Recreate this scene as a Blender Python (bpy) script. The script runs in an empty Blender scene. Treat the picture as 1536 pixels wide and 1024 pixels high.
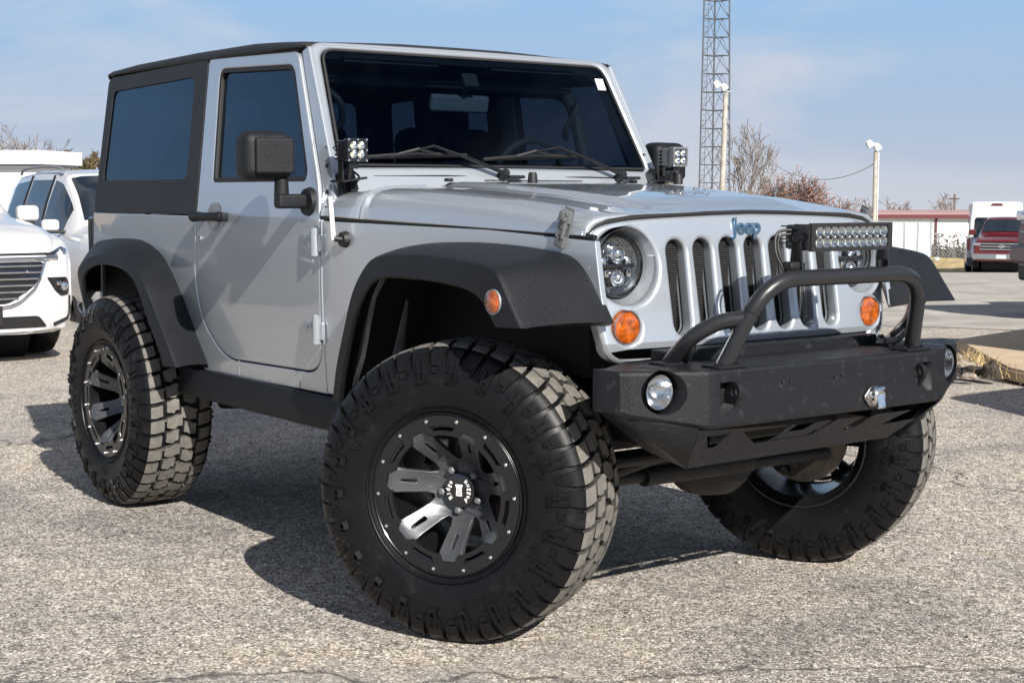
import bpy, bmesh, math, random
from mathutils import Vector, Matrix, noise
R = math.radians
C = bpy.context.scene.collection
SC = bpy.context.scene
random.seed(7)
# ---------------------------------------------------------------- camera
cam = bpy.data.cameras.new('camera'); camo = bpy.data.objects.new('camera', cam); C.objects.link(camo)
CAM = Vector((3.7153, -3.3652, 1.3257)); YAW = 2.50088283; PIT = -0.0974266714; ROLL = 0.00174285
_d = Vector((math.cos(PIT)*math.cos(YAW), math.cos(PIT)*math.sin(YAW), math.sin(PIT)))
_r = _d.cross(Vector((0,0,1))).normalized(); _u = _r.cross(_d)
_r2 = _r*math.cos(ROLL)+_u*math.sin(ROLL); _u2 = -_r*math.sin(ROLL)+_u*math.cos(ROLL)
m = Matrix((_r2, _u2, -_d)).transposed().to_4x4(); m.translation = CAM
camo.matrix_world = m
cam.sensor_width = 36.0; cam.lens = 2.26668*1000/1536*36; cam.clip_end = 3000; cam.clip_start = 0.05
SC.camera = camo
# ---------------------------------------------------------------- light
SUN_AZ = math.atan2(-.19, 1.0); SUN_EL = R(32.5)
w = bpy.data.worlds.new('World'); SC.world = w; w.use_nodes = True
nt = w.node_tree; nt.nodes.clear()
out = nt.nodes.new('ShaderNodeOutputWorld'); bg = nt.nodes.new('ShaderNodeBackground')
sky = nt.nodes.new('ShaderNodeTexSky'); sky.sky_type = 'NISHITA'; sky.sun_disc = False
sky.sun_elevation = SUN_EL; sky.sun_rotation = math.pi/2 - SUN_AZ
sky.air_density = 1.0; sky.dust_density = .35; sky.ozone_density = 3.5; sky.altitude = 300
tc = nt.nodes.new('ShaderNodeTexCoord')
mp = nt.nodes.new('ShaderNodeMapping'); mp.inputs['Scale'].default_value = (1.0, 1.0, 4.2); mp.inputs['Rotation'].default_value = (0.25, 0.1, 0.4)
nz = nt.nodes.new('ShaderNodeTexNoise'); nz.inputs['Scale'].default_value = 3.1; nz.inputs['Detail'].default_value = 9; nz.inputs['Roughness'].default_value = .55; nz.inputs['Distortion'].default_value = .6
rp = nt.nodes.new('ShaderNodeValToRGB'); rp.color_ramp.elements[0].position = .43; rp.color_ramp.elements[0].color = (0,0,0,1); rp.color_ramp.elements[1].position = .66; rp.color_ramp.elements[1].color = (.88,.88,.88,1)
mx = nt.nodes.new('ShaderNodeMixRGB'); mx.inputs['Color2'].default_value = (8.4, 8.8, 9.7, 1)
L = nt.links.new
L(tc.outputs['Generated'], mp.inputs['Vector']); L(mp.outputs['Vector'], nz.inputs['Vector']); L(nz.outputs['Fac'], rp.inputs['Fac'])
L(rp.outputs['Color'], mx.inputs['Fac']);  sx_ = nt.nodes.new('ShaderNodeSeparateXYZ'); L(tc.outputs['Generated'], sx_.inputs[0])
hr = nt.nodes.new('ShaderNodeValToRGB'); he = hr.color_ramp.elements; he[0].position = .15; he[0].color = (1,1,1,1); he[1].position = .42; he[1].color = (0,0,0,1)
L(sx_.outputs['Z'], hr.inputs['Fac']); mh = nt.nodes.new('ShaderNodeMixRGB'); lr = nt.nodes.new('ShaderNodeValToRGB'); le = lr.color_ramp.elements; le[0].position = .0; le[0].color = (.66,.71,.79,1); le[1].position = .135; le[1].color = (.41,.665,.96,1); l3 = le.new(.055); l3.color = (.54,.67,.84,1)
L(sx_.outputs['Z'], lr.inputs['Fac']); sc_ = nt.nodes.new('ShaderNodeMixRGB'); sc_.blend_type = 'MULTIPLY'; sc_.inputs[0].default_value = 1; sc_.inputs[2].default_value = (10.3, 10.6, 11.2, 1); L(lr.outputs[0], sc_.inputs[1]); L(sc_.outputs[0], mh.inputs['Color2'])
L(hr.outputs['Color'], mh.inputs['Fac']); dk = nt.nodes.new('ShaderNodeMixRGB'); dk.blend_type = 'MULTIPLY'; dk.inputs[0].default_value = 1; dk.inputs[2].default_value = (.56, .60, .66, 1); L(sky.outputs['Color'], dk.inputs[1]); L(dk.outputs[0], mh.inputs['Color1']); L(mh.outputs['Color'], mx.inputs['Color1']); L(mx.outputs['Color'], bg.inputs['Color'])  # upper sky dimmed on purpose to deepen shade; the low band stays bright
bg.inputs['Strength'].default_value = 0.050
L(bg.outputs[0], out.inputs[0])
sl = bpy.data.lights.new('sun', 'SUN'); so = bpy.data.objects.new('sun', sl); C.objects.link(so)
sl.energy = 5.0; sl.angle = R(.5); sl.color = (1, .955, .88)
sd = Vector((math.cos(SUN_EL)*math.cos(SUN_AZ), math.cos(SUN_EL)*math.sin(SUN_AZ), math.sin(SUN_EL)))
so.rotation_euler = sd.to_track_quat('Z', 'Y').to_euler(); so.location = sd*40
SC.view_settings.view_transform = 'Standard'; SC.view_settings.look = 'None'; SC.view_settings.exposure = 0.62; SC.view_settings.gamma = 1
SC.cycles.max_bounces = 8; SC.cycles.transparent_max_bounces = 16

# ---------------------------------------------------------------- materials
def mat(name, col, rough=.5, metal=0.0, coat=0.0, coat_r=.03, var=0.0, vscale=8, bump=0.0, bscale=200, spec=.5, col2=None, c2pos=(.45,.6), c2scale=3, emis=None, alpha=None, bdist=.002, sheen=0):
    M = bpy.data.materials.new(name); M.use_nodes = True; n = M.node_tree; b = n.nodes['Principled BSDF']
    b.inputs['Roughness'].default_value = rough; b.inputs['Metallic'].default_value = metal
    b.inputs['Coat Weight'].default_value = coat; b.inputs['Coat Roughness'].default_value = coat_r
    b.inputs['Specular IOR Level'].default_value = spec
    b.inputs['Base Color'].default_value = (*col, 1)
    l = n.links.new; src = None
    def tex(scale, detail=5, rough_=.6):
        t = n.nodes.new('ShaderNodeTexCoord'); z = n.nodes.new('ShaderNodeTexNoise')
        z.inputs['Scale'].default_value = scale; z.inputs['Detail'].default_value = detail; z.inputs['Roughness'].default_value = rough_
        l(t.outputs['Object'], z.inputs['Vector']); return z
    if col2:
        z = tex(c2scale, 8, .7); rp = n.nodes.new('ShaderNodeValToRGB'); e = rp.color_ramp.elements
        e[0].position, e[1].position = c2pos; e[0].color = (*col, 1); e[1].color = (*col2, 1)
        l(z.outputs['Fac'], rp.inputs['Fac']); src = rp.outputs['Color']
    if var:
        z = tex(vscale); mm = n.nodes.new('ShaderNodeMapRange'); mm.inputs['To Min'].default_value = 1-var; mm.inputs['To Max'].default_value = 1+var
        mm.inputs['From Min'].default_value = .3; mm.inputs['From Max'].default_value = .7
        hs = n.nodes.new('ShaderNodeHueSaturation'); l(z.outputs['Fac'], mm.inputs['Value']); l(mm.outputs[0], hs.inputs['Value'])
        if src: l(src, hs.inputs['Color'])
        else: hs.inputs['Color'].default_value = (*col, 1)
        src = hs.outputs['Color']
    if src: l(src, b.inputs['Base Color'])
    if bump:
        z = tex(bscale, 2, .5); bp = n.nodes.new('ShaderNodeBump'); bp.inputs['Strength'].default_value = bump; bp.inputs['Distance'].default_value = bdist
        l(z.outputs['Fac'], bp.inputs['Height']); l(bp.outputs['Normal'], b.inputs['Normal'])
    if emis: b.inputs['Emission Color'].default_value = (*emis[0], 1); b.inputs['Emission Strength'].default_value = emis[1]
    return M
def glass(name, tint, ior=1.5, rough=.01, boost=0.0, gcol=(1,1,1)):
    M = bpy.data.materials.new(name); M.use_nodes = True; n = M.node_tree; n.nodes.clear(); l = n.links.new
    o = n.nodes.new('ShaderNodeOutputMaterial'); t = n.nodes.new('ShaderNodeBsdfTransparent'); g = n.nodes.new('ShaderNodeBsdfGlossy'); mx = n.nodes.new('ShaderNodeMixShader'); ly = n.nodes.new('ShaderNodeNewGeometry'); dt = n.nodes.new('ShaderNodeVectorMath'); dt.operation = 'DOT_PRODUCT'; l(ly.outputs['Normal'], dt.inputs[0]); l(ly.outputs['Incoming'], dt.inputs[1])
    t.inputs[0].default_value = (*tint, 1); g.inputs['Roughness'].default_value = rough; g.inputs[0].default_value = (*gcol, 1)
    def mth(op, a, v=None):
        q = n.nodes.new('ShaderNodeMath'); q.operation = op; l(a, q.inputs[0])
        if v is not None: q.inputs[1].default_value = v
        return q.outputs[0]
    F0 = ((ior-1)/(ior+1))**2
    ab = mth('ABSOLUTE', dt.outputs['Value']); iv = mth('MULTIPLY', ab, -1); iv = mth('ADD', iv, 1); pw = mth('POWER', iv, 5); pw = mth('MULTIPLY', pw, 1-F0); fr_ = mth('ADD', pw, F0+boost)
    l(fr_, mx.inputs[0])
    l(t.outputs[0], mx.inputs[1]); l(g.outputs[0], mx.inputs[2]); l(mx.outputs[0], o.inputs[0]); return M
MS = {}
MS['silver'] = mat('silver_paint', (.455,.49,.535), .33, .60, 1, .015, bump=.05, bscale=900, bdist=.0004)
MS['silver_in'] = mat('silver_jamb', (.30,.32,.35), .45, .4, .3)
MS['plastic'] = mat('black_textured_plastic', (.008,.0092,.0115), .46, 0, 0, bump=1.0, bscale=330, bdist=.0016, var=.25, vscale=6, spec=.30)
MS['hardtop'] = mat('black_hardtop', (.016,.018,.021), .52, 0, 0, bump=.6, bscale=300, bdist=.0012, var=.15, vscale=4, spec=.32)
MS['powder'] = mat('black_powder_coat', (.010,.011,.0135), .46, 0, 0, bump=1.0, bscale=330, bdist=.0016, col2=(.036,.038,.042), c2pos=(.55,.75), c2scale=30, spec=.24)
MS['tubepc'] = mat('black_tube_coat', (.016,.017,.020), .34, 0, .0, bump=.35, bscale=260, bdist=.0012, col2=(.05,.05,.053), c2pos=(.62,.8), c2scale=30, spec=.5)
MS['black'] = mat('matte_black', (.008,.008,.009), .8)
MS['gloss'] = mat('gloss_black', (.010,.010,.012), .18, 0, .6, .05)
MS['rubber'] = mat('tyre_sidewall', (.005,.005,.006), .42, bump=.35, bscale=260, bdist=.0008, col2=(.020,.019,.018), c2pos=(.55,.8), c2scale=14, spec=.24)
MS['tread'] = mat('tyre_tread', (.12,.112,.10), .85, bump=.6, bscale=420, bdist=.0015, col2=(.19,.175,.155), c2pos=(.42,.68), c2scale=30)
MS['seal'] = mat('rubber_seal', (.009,.009,.010), .55)
MS['tread_side'] = mat('tread_flank', (.040,.037,.033), .85, bump=.5, bscale=300, bdist=.001)
MS['wheelblk'] = mat('satin_black_wheel', (.010,.011,.013), .30, .3, .35, .12, bump=.05, bscale=500)
MS['rocker'] = mat('black_rocker_coat', (.006,.0065,.008), .5, bump=.6, bscale=400, bdist=.001, spec=.28)
MS['gunmetal'] = mat('gunmetal_spoke', (.095,.098,.106), .40, .55, .2, .2, bump=.08, bscale=600, bdist=.0006, var=.15, vscale=12)
MS['chrome'] = mat('chrome', (.82,.82,.84), .12, 1)
MS['steel'] = mat('brushed_steel', (.45,.44,.43), .38, 1, bump=.1, bscale=300, var=.2)
MS['rust'] = mat('brake_metal', (.13,.11,.095), .5, .7, var=.45, vscale=15)
MS['greyplast'] = mat('grey_plastic', (.12,.125,.13), .5, bump=.2, bscale=400)
MS['chassis'] = mat('chassis_black', (.014,.013,.013), .6, .1, var=.4, vscale=10, col2=(.05,.032,.022), c2pos=(.62,.75), c2scale=9)
MS['amber'] = mat('amber_lens', (.34,.070,.006), .14, 0, 1, .02, var=.7, vscale=45, spec=.8)
MS['redlens'] = mat('red_lens', (.35,.01,.01), .15, 0, 1, .02)
MS['ws'] = glass('windshield_glass', (.27,.36,.44), 1.40, gcol=(.6,.75,1))
MS['tint'] = glass('tinted_glass', (.24,.28,.32), 1.55, boost=.02, gcol=(.7,.85,1))
MS['lens'] = glass('clear_lens', (.92,.94,.95), 1.45)
MS['reflector'] = mat('lamp_reflector', (.75,.76,.78), .16, 1, bump=.3, bscale=60, bdist=.004)
MS['darkrefl'] = mat('smoked_reflector', (.24,.245,.25), .16, .95, bump=.6, bscale=28, bdist=.01)
MS['stubshine'] = mat('stub_shine_white', (.80,.80,.79), .3, 0, 1, .03)
MS['seat'] = mat('seat_fabric', (.02,.02,.022), .9)
MS['interior'] = mat('interior_plastic', (.028,.028,.03), .7)
MS['rad'] = mat('radiator_core', (.018,.018,.019), .6, .5, bump=1, bscale=260, bdist=.003)
MS['white'] = mat('white_print', (.8,.8,.8), .6)
MS['led'] = mat('led_emitter', (.8,.74,.5), .35, 0, 1)
MS['badge'] = mat('badge_chrome_blue', (.14,.24,.36), .25, .8)

# ---------------------------------------------------------------- mesh helpers
SHARP = R(32); LOCAL = False
def link(name, bm, mats, parent=None, smooth=True, sharp=SHARP, recalc=True, kind=None, wn=True):
    if recalc: bmesh.ops.recalc_face_normals(bm, faces=bm.faces[:])
    me = bpy.data.meshes.new(name)
    if smooth:
        for f in bm.faces: f.smooth = True
        for e in bm.edges:
            if len(e.link_faces) == 2:
                if e.calc_face_angle(0) > sharp: e.smooth = False
    bm.to_mesh(me); bm.free()
    if not isinstance(mats, (list, tuple)): mats = [mats]
    for k in mats: me.materials.append(MS[k] if isinstance(k, str) else k)
    o = bpy.data.objects.new(name, me); C.objects.link(o)
    if smooth and wn:
        q = o.modifiers.new('wn', 'WEIGHTED_NORMAL'); q.keep_sharp = True; q.weight = 100
    if parent is not None:
        o.parent = parent
        if not LOCAL: o.matrix_parent_inverse = world_of(parent).inverted()
    if kind: o['kind'] = kind
    return o
def world_of(o):
    M = o.matrix_basis.copy()
    if o.parent: M = world_of(o.parent) @ o.matrix_parent_inverse @ M
    return M
def thing(name, label, cat, loc=(0,0,0), rz=0, group=None):
    o = bpy.data.objects.new(name, None); C.objects.link(o); o.location = loc; o.rotation_euler = (0,0,rz)
    o.empty_display_size = .2
    o['label'] = label; o['category'] = cat
    if group: o['group'] = group
    return o
def tag(o, label, cat, group=None, kind=None):
    o['label'] = label; o['category'] = cat
    if group: o['group'] = group
    if kind: o['kind'] = kind
    return o
def B(): return bmesh.new()
def xf(bm, M, verts=None): bmesh.ops.transform(bm, matrix=M, verts=verts or bm.verts[:])
def join(bm, other, M=None, mi=None):
    me = bpy.data.meshes.new('tmp'); 
    if mi is not None:
        for f in other.faces: f.material_index = mi
    if M is not None: xf(other, M)
    other.to_mesh(me); other.free(); bm.from_mesh(me); bpy.data.meshes.remove(me)
def box(bm, c, s, rot=None, bev=0, seg=2, mi=0, taper=None):
    b = bmesh.new(); bmesh.ops.create_cube(b, size=1)
    for v in b.verts:
        v.co = Vector((v.co.x*s[0], v.co.y*s[1], v.co.z*s[2]))
        if taper and v.co.z > 0: v.co.x *= taper; v.co.y *= taper
    if bev: bmesh.ops.bevel(b, geom=b.edges[:], offset=bev, segments=seg, affect='EDGES', profile=.5)
    M = Matrix.Translation(c) @ (rot if rot is not None else Matrix.Identity(4))
    join(bm, b, M, mi)
def frame(t, up=Vector((0,0,1))):
    t = t.normalized()
    if abs(t.dot(up)) > .97: up = Vector((1,0,0))
    a = t.cross(up).normalized(); return a, a.cross(t).normalized()
def tube(bm, pts, r, seg=10, cap=True, mi=0, flat=1.0):
    pts = [Vector(p) for p in pts]; rs = r if isinstance(r, (list, tuple)) else [r]*len(pts)
    rings = []; a = None
    for i, p in enumerate(pts):
        t = (pts[min(i+1, len(pts)-1)]-pts[max(i-1, 0)])
        if t.length < 1e-9: t = Vector((0,0,1))
        t.normalize()
        if a is None: a, b = frame(t)
        else:
            a = (a - t*a.dot(t))
            if a.length < 1e-6: a, b = frame(t)
            a.normalize(); b = t.cross(a)*-1
            b = a.cross(t)
        rings.append([bm.verts.new(p + (a*math.cos(2*math.pi*k/seg) + b*math.sin(2*math.pi*k/seg)*flat)*rs[i]) for k in range(seg)])
    for i in range(len(rings)-1):
        for k in range(seg):
            f = bm.faces.new((rings[i][k], rings[i][(k+1)%seg], rings[i+1][(k+1)%seg], rings[i+1][k])); f.material_index = mi
    if cap:
        for rg in (rings[0], rings[-1]):
            f = bm.faces.new(rg); f.material_index = mi
def fillet(pts, r, n=6):
    pts = [Vector(p) for p in pts]; o = [pts[0]]
    for i in range(1, len(pts)-1):
        a, b, c = pts[i-1], pts[i], pts[i+1]
        rr = min(r, (a-b).length*.45, (c-b).length*.45)
        p0 = b+(a-b).normalized()*rr; p1 = b+(c-b).normalized()*rr
        for k in range(n+1):
            t = k/n; o.append(p0*(1-t)**2 + b*2*t*(1-t) + p1*t*t)
    o.append(pts[-1]); return o
def rounded(pts, r, n=5):
    """2D closed polygon with rounded corners; r number or list."""
    N = len(pts); o = []
    for i in range(N):
        a, b, c = Vector(pts[i-1]), Vector(pts[i]), Vector(pts[(i+1)%N])
        rr = r[i] if isinstance(r, (list, tuple)) else r
        rr = min(rr, (a-b).length*.48, (c-b).length*.48)
        if rr < 1e-5: o.append(b); continue
        p0 = b+(a-b).normalized()*rr; p1 = b+(c-b).normalized()*rr
        for k in range(n+1):
            t = k/n; o.append(p0*(1-t)**2 + b*2*t*(1-t) + p1*t*t)
    return [(p[0], p[1]) for p in o]
def circle(c, r, n=32, ph=0): return [(c[0]+r*math.cos(ph+2*math.pi*k/n), c[1]+r*math.sin(ph+2*math.pi*k/n)) for k in range(n)]
def plate(loops, depth, bev=0, bres=2):
    """2D outline with holes -> bmesh in XY, thickness along Z (total depth), rounded edges."""
    cu = bpy.data.curves.new('tmpc', 'CURVE'); cu.dimensions = '2D'; cu.fill_mode = 'BOTH'
    cu.extrude = max(depth/2-bev, 0); cu.bevel_depth = bev; cu.bevel_resolution = bres; cu.offset = -bev
    for lp in loops:
        s = cu.splines.new('POLY'); s.points.add(len(lp)-1); s.use_cyclic_u = True
        for i, p in enumerate(lp): s.points[i].co = (p[0], p[1], 0, 1)
    o = bpy.data.objects.new('tmpo', cu); C.objects.link(o)
    dg = bpy.context.evaluated_depsgraph_get(); dg.update()
    me = bpy.data.meshes.new_from_object(o.evaluated_get(dg))
    bm = bmesh.new(); bm.from_mesh(me); bpy.data.objects.remove(o); bpy.data.curves.remove(cu); bpy.data.meshes.remove(me)
    bmesh.ops.remove_doubles(bm, verts=bm.verts[:], dist=1e-5)
    return bm
def textbm(s, size, ext=.001, offset=0, shear=0, align='CENTER', bev=0):
    cu = bpy.data.curves.new('tmpt', 'FONT'); cu.body = s; cu.size = size; cu.extrude = ext; cu.align_x = align; cu.align_y = 'CENTER'; cu.offset = offset; cu.shear = shear; cu.bevel_depth = bev; cu.resolution_u = 4
    o = bpy.data.objects.new('tmpo', cu); C.objects.link(o)
    dg = bpy.context.evaluated_depsgraph_get(); dg.update()
    me = bpy.data.meshes.new_from_object(o.evaluated_get(dg))
    bm = bmesh.new(); bm.from_mesh(me); bpy.data.objects.remove(o); bpy.data.curves.remove(cu); bpy.data.meshes.remove(me)
    bmesh.ops.remove_doubles(bm, verts=bm.verts[:], dist=1e-6)
    return bm
def slices(bm, axis, vals):
    n = Vector((0,0,0)); n[axis] = 1
    for v in vals:
        co = Vector((0,0,0)); co[axis] = v
        bmesh.ops.bisect_plane(bm, geom=bm.verts[:]+bm.edges[:]+bm.faces[:], dist=1e-5, plane_co=co, plane_no=n)
def grid(bm, rows, close=False, mi=0, flip=False):
    vs = [[bm.verts.new(p) for p in r] for r in rows]
    for i in range(len(vs)-1):
        n = len(vs[i])
        for k in range(n if close else n-1):
            q = (vs[i][k], vs[i][(k+1)%n], vs[i+1][(k+1)%n], vs[i+1][k])
            f = bm.faces.new(q if not flip else q[::-1]); f.material_index = mi
    return vs
def lathe(bm, prof, seg=48, axis='Y', c=(0,0,0), mi=0, arc=None):
    """prof list of (r, a): a along axis."""
    rows = []
    for k in range(seg):
        t = 2*math.pi*k/seg; cs, sn = math.cos(t), math.sin(t); row = []
        for r, a in prof:
            if axis == 'Y': p = (c[0]+r*cs, c[1]+a, c[2]+r*sn)
            elif axis == 'X': p = (c[0]+a, c[1]+r*cs, c[2]+r*sn)
            else: p = (c[0]+r*cs, c[1]+r*sn, c[2]+a)
            row.append(p)
        rows.append(row)
    vs = [[bm.verts.new(p) for p in r] for r in rows]
    for i in range(seg):
        for k in range(len(prof)-1):
            try: f = bm.faces.new((vs[i][k], vs[(i+1)%seg][k], vs[(i+1)%seg][k+1], vs[i][k+1])); f.material_index = mi
            except ValueError: pass
def cyl(bm, p0, p1, r, seg=16, mi=0, r2=None): tube(bm, [p0, p1], [r, r if r2 is None else r2], seg, True, mi)
def lerp(a, b, t): return a+(b-a)*t
def interp(tab, x):
    if x <= tab[0][0]: return tab[0][1]
    for (x0, y0), (x1, y1) in zip(tab, tab[1:]):
        if x <= x1: return lerp(y0, y1, (x-x0)/(x1-x0))
    return tab[-1][1]
def sstep(t): t = max(0, min(1, t)); return t*t*(3-2*t)
def smooth_curve(pts, n):
    """Catmull-Rom through points, n samples per span."""
    P = [Vector(p) for p in pts]; o = []
    for i in range(len(P)-1):
        p0, p1, p2, p3 = P[max(i-1,0)], P[i], P[i+1], P[min(i+2,len(P)-1)]
        for k in range(n):
            t = k/n; o.append(.5*((2*p1)+(p2-p0)*t+(2*p0-5*p1+4*p2-p3)*t*t+(-p0+3*p1-3*p2+p3)*t**3))
    o.append(P[-1]); return o
def copy_tree(o, parent=None):
    c = o.copy(); C.objects.link(c)
    if parent is not None: c.parent = parent
    for ch in list(o.children): copy_tree(ch, c)
    return c

def link_split(name, bm, mats, parent=None, **kw):
    """one object per loose piece"""
    bm.verts.ensure_lookup_table(); seen = set(); out = []
    for v in bm.verts:
        if v in seen: continue
        st = [v]; seen.add(v); isl = []
        while st:
            a = st.pop(); isl.append(a)
            for e in a.link_edges:
                o = e.other_vert(a)
                if o not in seen: seen.add(o); st.append(o)
        nb = bmesh.new(); mp_ = {a: nb.verts.new(a.co) for a in isl}; fs = {f for a in isl for f in a.link_faces}
        for f in fs:
            g = nb.faces.new([mp_[a] for a in f.verts]); g.material_index = f.material_index
        out.append(link(name, nb, mats, parent, **kw))
    bm.free(); return out
# ================================================================ WHEELS
# local frame: outer face looks towards -Y, a = outward axial offset from the rim ring plane (a>0 outward)
TR = .4455
def tyre_profile():
    half = [(.243, .000), (.252, .006), (.268, .014), (.295, .021), (.325, .025), (.352, .0245), (.378, .018), (.402, .006), (.420, -.008), (.429, -.022), (.4315, -.04)]
    p = list(half)
    for a in (-.07, -.10, -.14, -.18, -.21): p.append((.4335, a))
    for r, a in reversed(half): p.append((r, -.28-a))
    return p
PROF = tyre_profile()
def prof_s():
    s = [0]
    for (r0, a0), (r1, a1) in zip(PROF, PROF[1:]): s.append(s[-1]+math.hypot(r1-r0, a1-a0))
    return s
PS = prof_s(); SMID = PS[-1]/2
def surf(th, s, h):
    for i in range(len(PS)-1):
        if s <= PS[i+1] or i == len(PS)-2:
            t = (s-PS[i])/(PS[i+1]-PS[i]); r = lerp(PROF[i][0], PROF[i+1][0], t); a = lerp(PROF[i][1], PROF[i+1][1], t)
            dr, da = PROF[i+1][0]-PROF[i][0], PROF[i+1][1]-PROF[i][1]; L_ = math.hypot(dr, da)
            # smoothed normal (outwards)
            nr, na = -da/L_, dr/L_
            if i > 0:
                dr0, da0 = PROF[i][0]-PROF[i-1][0], PROF[i][1]-PROF[i-1][1]; l0 = math.hypot(dr0, da0)
                k = max(0, .5-t); nr, na = nr*(1-k)+(-da0/l0)*k, na*(1-k)+(dr0/l0)*k
            r += nr*h; a += na*h
            return Vector((r*math.cos(th), -a, r*math.sin(th)))
def block(bm, edges, mi=0, bevel=.0016):
    """edges: list of (s, th_left, th_right, h)."""
    n = len(edges)
    bl, br, tl, tr = [], [], [], []
    for i, (s, a, b, h) in enumerate(edges):
        ds = 0
        if i == 0: ds = bevel
        if i == n-1: ds = -bevel
        k = bevel/.43 * (1 if b > a else -1)
        bl.append(bm.verts.new(surf(a, s, -.002))); br.append(bm.verts.new(surf(b, s, -.002)))
        tl.append(bm.verts.new(surf(a+k, s+ds, h))); tr.append(bm.verts.new(surf(b-k, s+ds, h)))
    for i in range(n-1):
        for q in ((tl[i], tr[i], tr[i+1], tl[i+1]), (bl[i], tl[i], tl[i+1], bl[i+1]), (tr[i], br[i], br[i+1], tr[i+1])):
            f = bm.faces.new(q)
            sm = (edges[i][0]+edges[i+1][0])/2
            f.material_index = 0 if not (PS[8]+.004 < sm < PS[-9]-.004) else (1 if q[0] is tl[i] and q[1] is tr[i] else 2)
    for i in (0, n-1):
        f = bm.faces.new((bl[i], tl[i], tr[i], br[i])); f.material_index = 2 if PS[8]+.004 < edges[i][0] < PS[-9]-.004 else 0
rng = random.Random(3)
def tyre_mesh():
    bm = B(); SEG = 132
    rows = []
    for k in range(SEG):
        t = 2*math.pi*k/SEG
        rows.append([Vector((r*math.cos(t), -a, r*math.sin(t))) for r, a in PROF])
    rows.append(rows[0])
    vs = [[bm.verts.new(p) for p in r] for r in rows[:-1]]; vs.append(vs[0])
    for i in range(SEG):
        for k in range(len(PROF)-1):
            bm.faces.new((vs[i][k], vs[i+1][k], vs[i+1][k+1], vs[i][k+1]))
    for f in bm.faces: f.smooth = True
    N = 44; P = 2*math.pi/N
    SH = PS[8]  # shoulder s
    S_TOT = PS[-1]
    for side in (0, 1):
        def e(s, a, b, h): return (s, a, b, h) if side == 0 else (S_TOT-s, b, a, h)
        off = 0 if side == 0 else P*.5
        sg = 1 if side == 0 else -1
        def fix(lst): return lst if side == 0 else lst[::-1]
        for k in range(N):
            t0 = off+k*P; long = k % 2 == 0
            w = P*(.84 if long else .78); sk = P*.10*sg
            inn = SH+(.063 if long else .056)
            # shoulder block: tread surface then over the edge and down the sidewall
            low = SH-(.064 if long else .046)
            j = rng.uniform(-.02, .02)*P
            block(bm, fix([e(low, t0+P*.12+j, t0+w-P*.05, .0050), e(SH-.024, t0+P*.06+j, t0+w, .0085), e(SH-.008, t0+j, t0+w, .0115), e(SH+.012, t0+j, t0+w, .0135), e(SH+.03, t0+sk*.5, t0+w+sk*.5, .0140), e(inn, t0+sk*1.6, t0+w+sk*1.3, .0140)]))
            # sidewall biter relief
            if long:
                for (a0, a1, s0, s1) in ((.08, .24, -.084, -.030), (.44, .60, -.084, -.030), (.08, .60, -.094, -.080)):
                    block(bm, fix([e(SH+s0, t0+P*a0, t0+P*a1, .0075), e(SH+s1, t0+P*a0, t0+P*a1, .0150)]), bevel=.0008)
            else:
                block(bm, fix([e(SH-.058, t0+P*.16, t0+P*.30, .0045), e(SH-.018, t0+P*.16, t0+P*.30, .0105)]), bevel=.0008)
                block(bm, fix([e(SH-.066, t0+P*.30, t0+P*.72, .0045), e(SH-.050, t0+P*.30, t0+P*.72, .0075)]), bevel=.0008)
            # centre block, hexagon-like, interlocking with the other side
            c0 = SH+.070; c1 = SMID-.004 + (.008 if long else -.006)
            tt = t0+P*.36+(0 if long else .03*P)
            jj = rng.uniform(-.03, .03)*P; j3 = rng.uniform(-.05, .05); j4 = rng.uniform(-.05, .05); block(bm, fix([e(c0, tt+P*(.0+j3), tt+P*.70, .0142), e(c0+.016, tt-P*.04, tt+P*(.74+j4), .0148), e((c0+c1)/2+.002, tt-P*.06+jj, tt+P*.86, .0150), e((c0+c1)/2+.012, tt+P*(.10+j4), tt+P*.90+jj, .0152), e(c1, tt+P*.12, tt+P*(.84+j3), .0152)]))
            # sipe-like thin rib beside the centre block
            if long:
                block(bm, fix([e(SH+.062, t0+P*.80, t0+P*.98, .0105), e(SH+.086, t0+P*.74, t0+P*.93, .0105)]))
    # rim protector ring and raised letters
    for r0, r1 in ((.2555, .2600),):
        lathe(bm, [(r0, -.012), (r0+.001, -.0165), (r1-.001, -.0185), (r1, -.015)], 96)
    def ring_text(s, rad, mid, size, spread):
        n = len(s)
        for i, ch in enumerate(s):
            if ch == ' ': continue
            b = textbm(ch, size*1.12, .0024, .0009)
            th = mid - (i-(n-1)/2)*spread
            for v in b.verts:
                x, y, z = v.co; rr = rad+y; t2 = th - x/rad
                # sidewall depth at rr
                aa = 0
                for (ra, a0), (rb, a1) in zip(PROF[:10], PROF[1:10]):
                    if ra <= rr <= rb: aa = lerp(a0, a1, (rr-ra)/(rb-ra)); break
                v.co = Vector((rr*math.cos(t2), -(aa+.0006+z), rr*math.sin(t2)))
            join(bm, b, None, 0)
    ring_text('COOPER', .318, R(140), .038, .115)
    ring_text('DISCOVERER', .318, R(-50), .032, .105)
    ring_text('COOPER', .318, R(32), .034, .115)
    ring_text('MAXX', .300, R(-125), .022, .085)
    # the letters also stand on the inner sidewall
    def ring_text_in(s, rad, mid, size, spread):
        n = len(s)
        for i, ch in enumerate(s):
            b = textbm(ch, size*1.08, .0024, .0009); th = mid + (i-(n-1)/2)*spread
            for v in b.verts:
                x, y, z = v.co; rr = rad+y; t2 = th + x/rad; aa = 0
                for (ra, a0), (rb, a1) in zip(PROF[:10], PROF[1:10]):
                    if ra <= rr <= rb: aa = lerp(a0, a1, (rr-ra)/(rb-ra)); break
                v.co = Vector((rr*math.cos(t2), .28+(aa+.0006+z), rr*math.sin(t2)))
            join(bm, b, None, 0)
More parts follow.
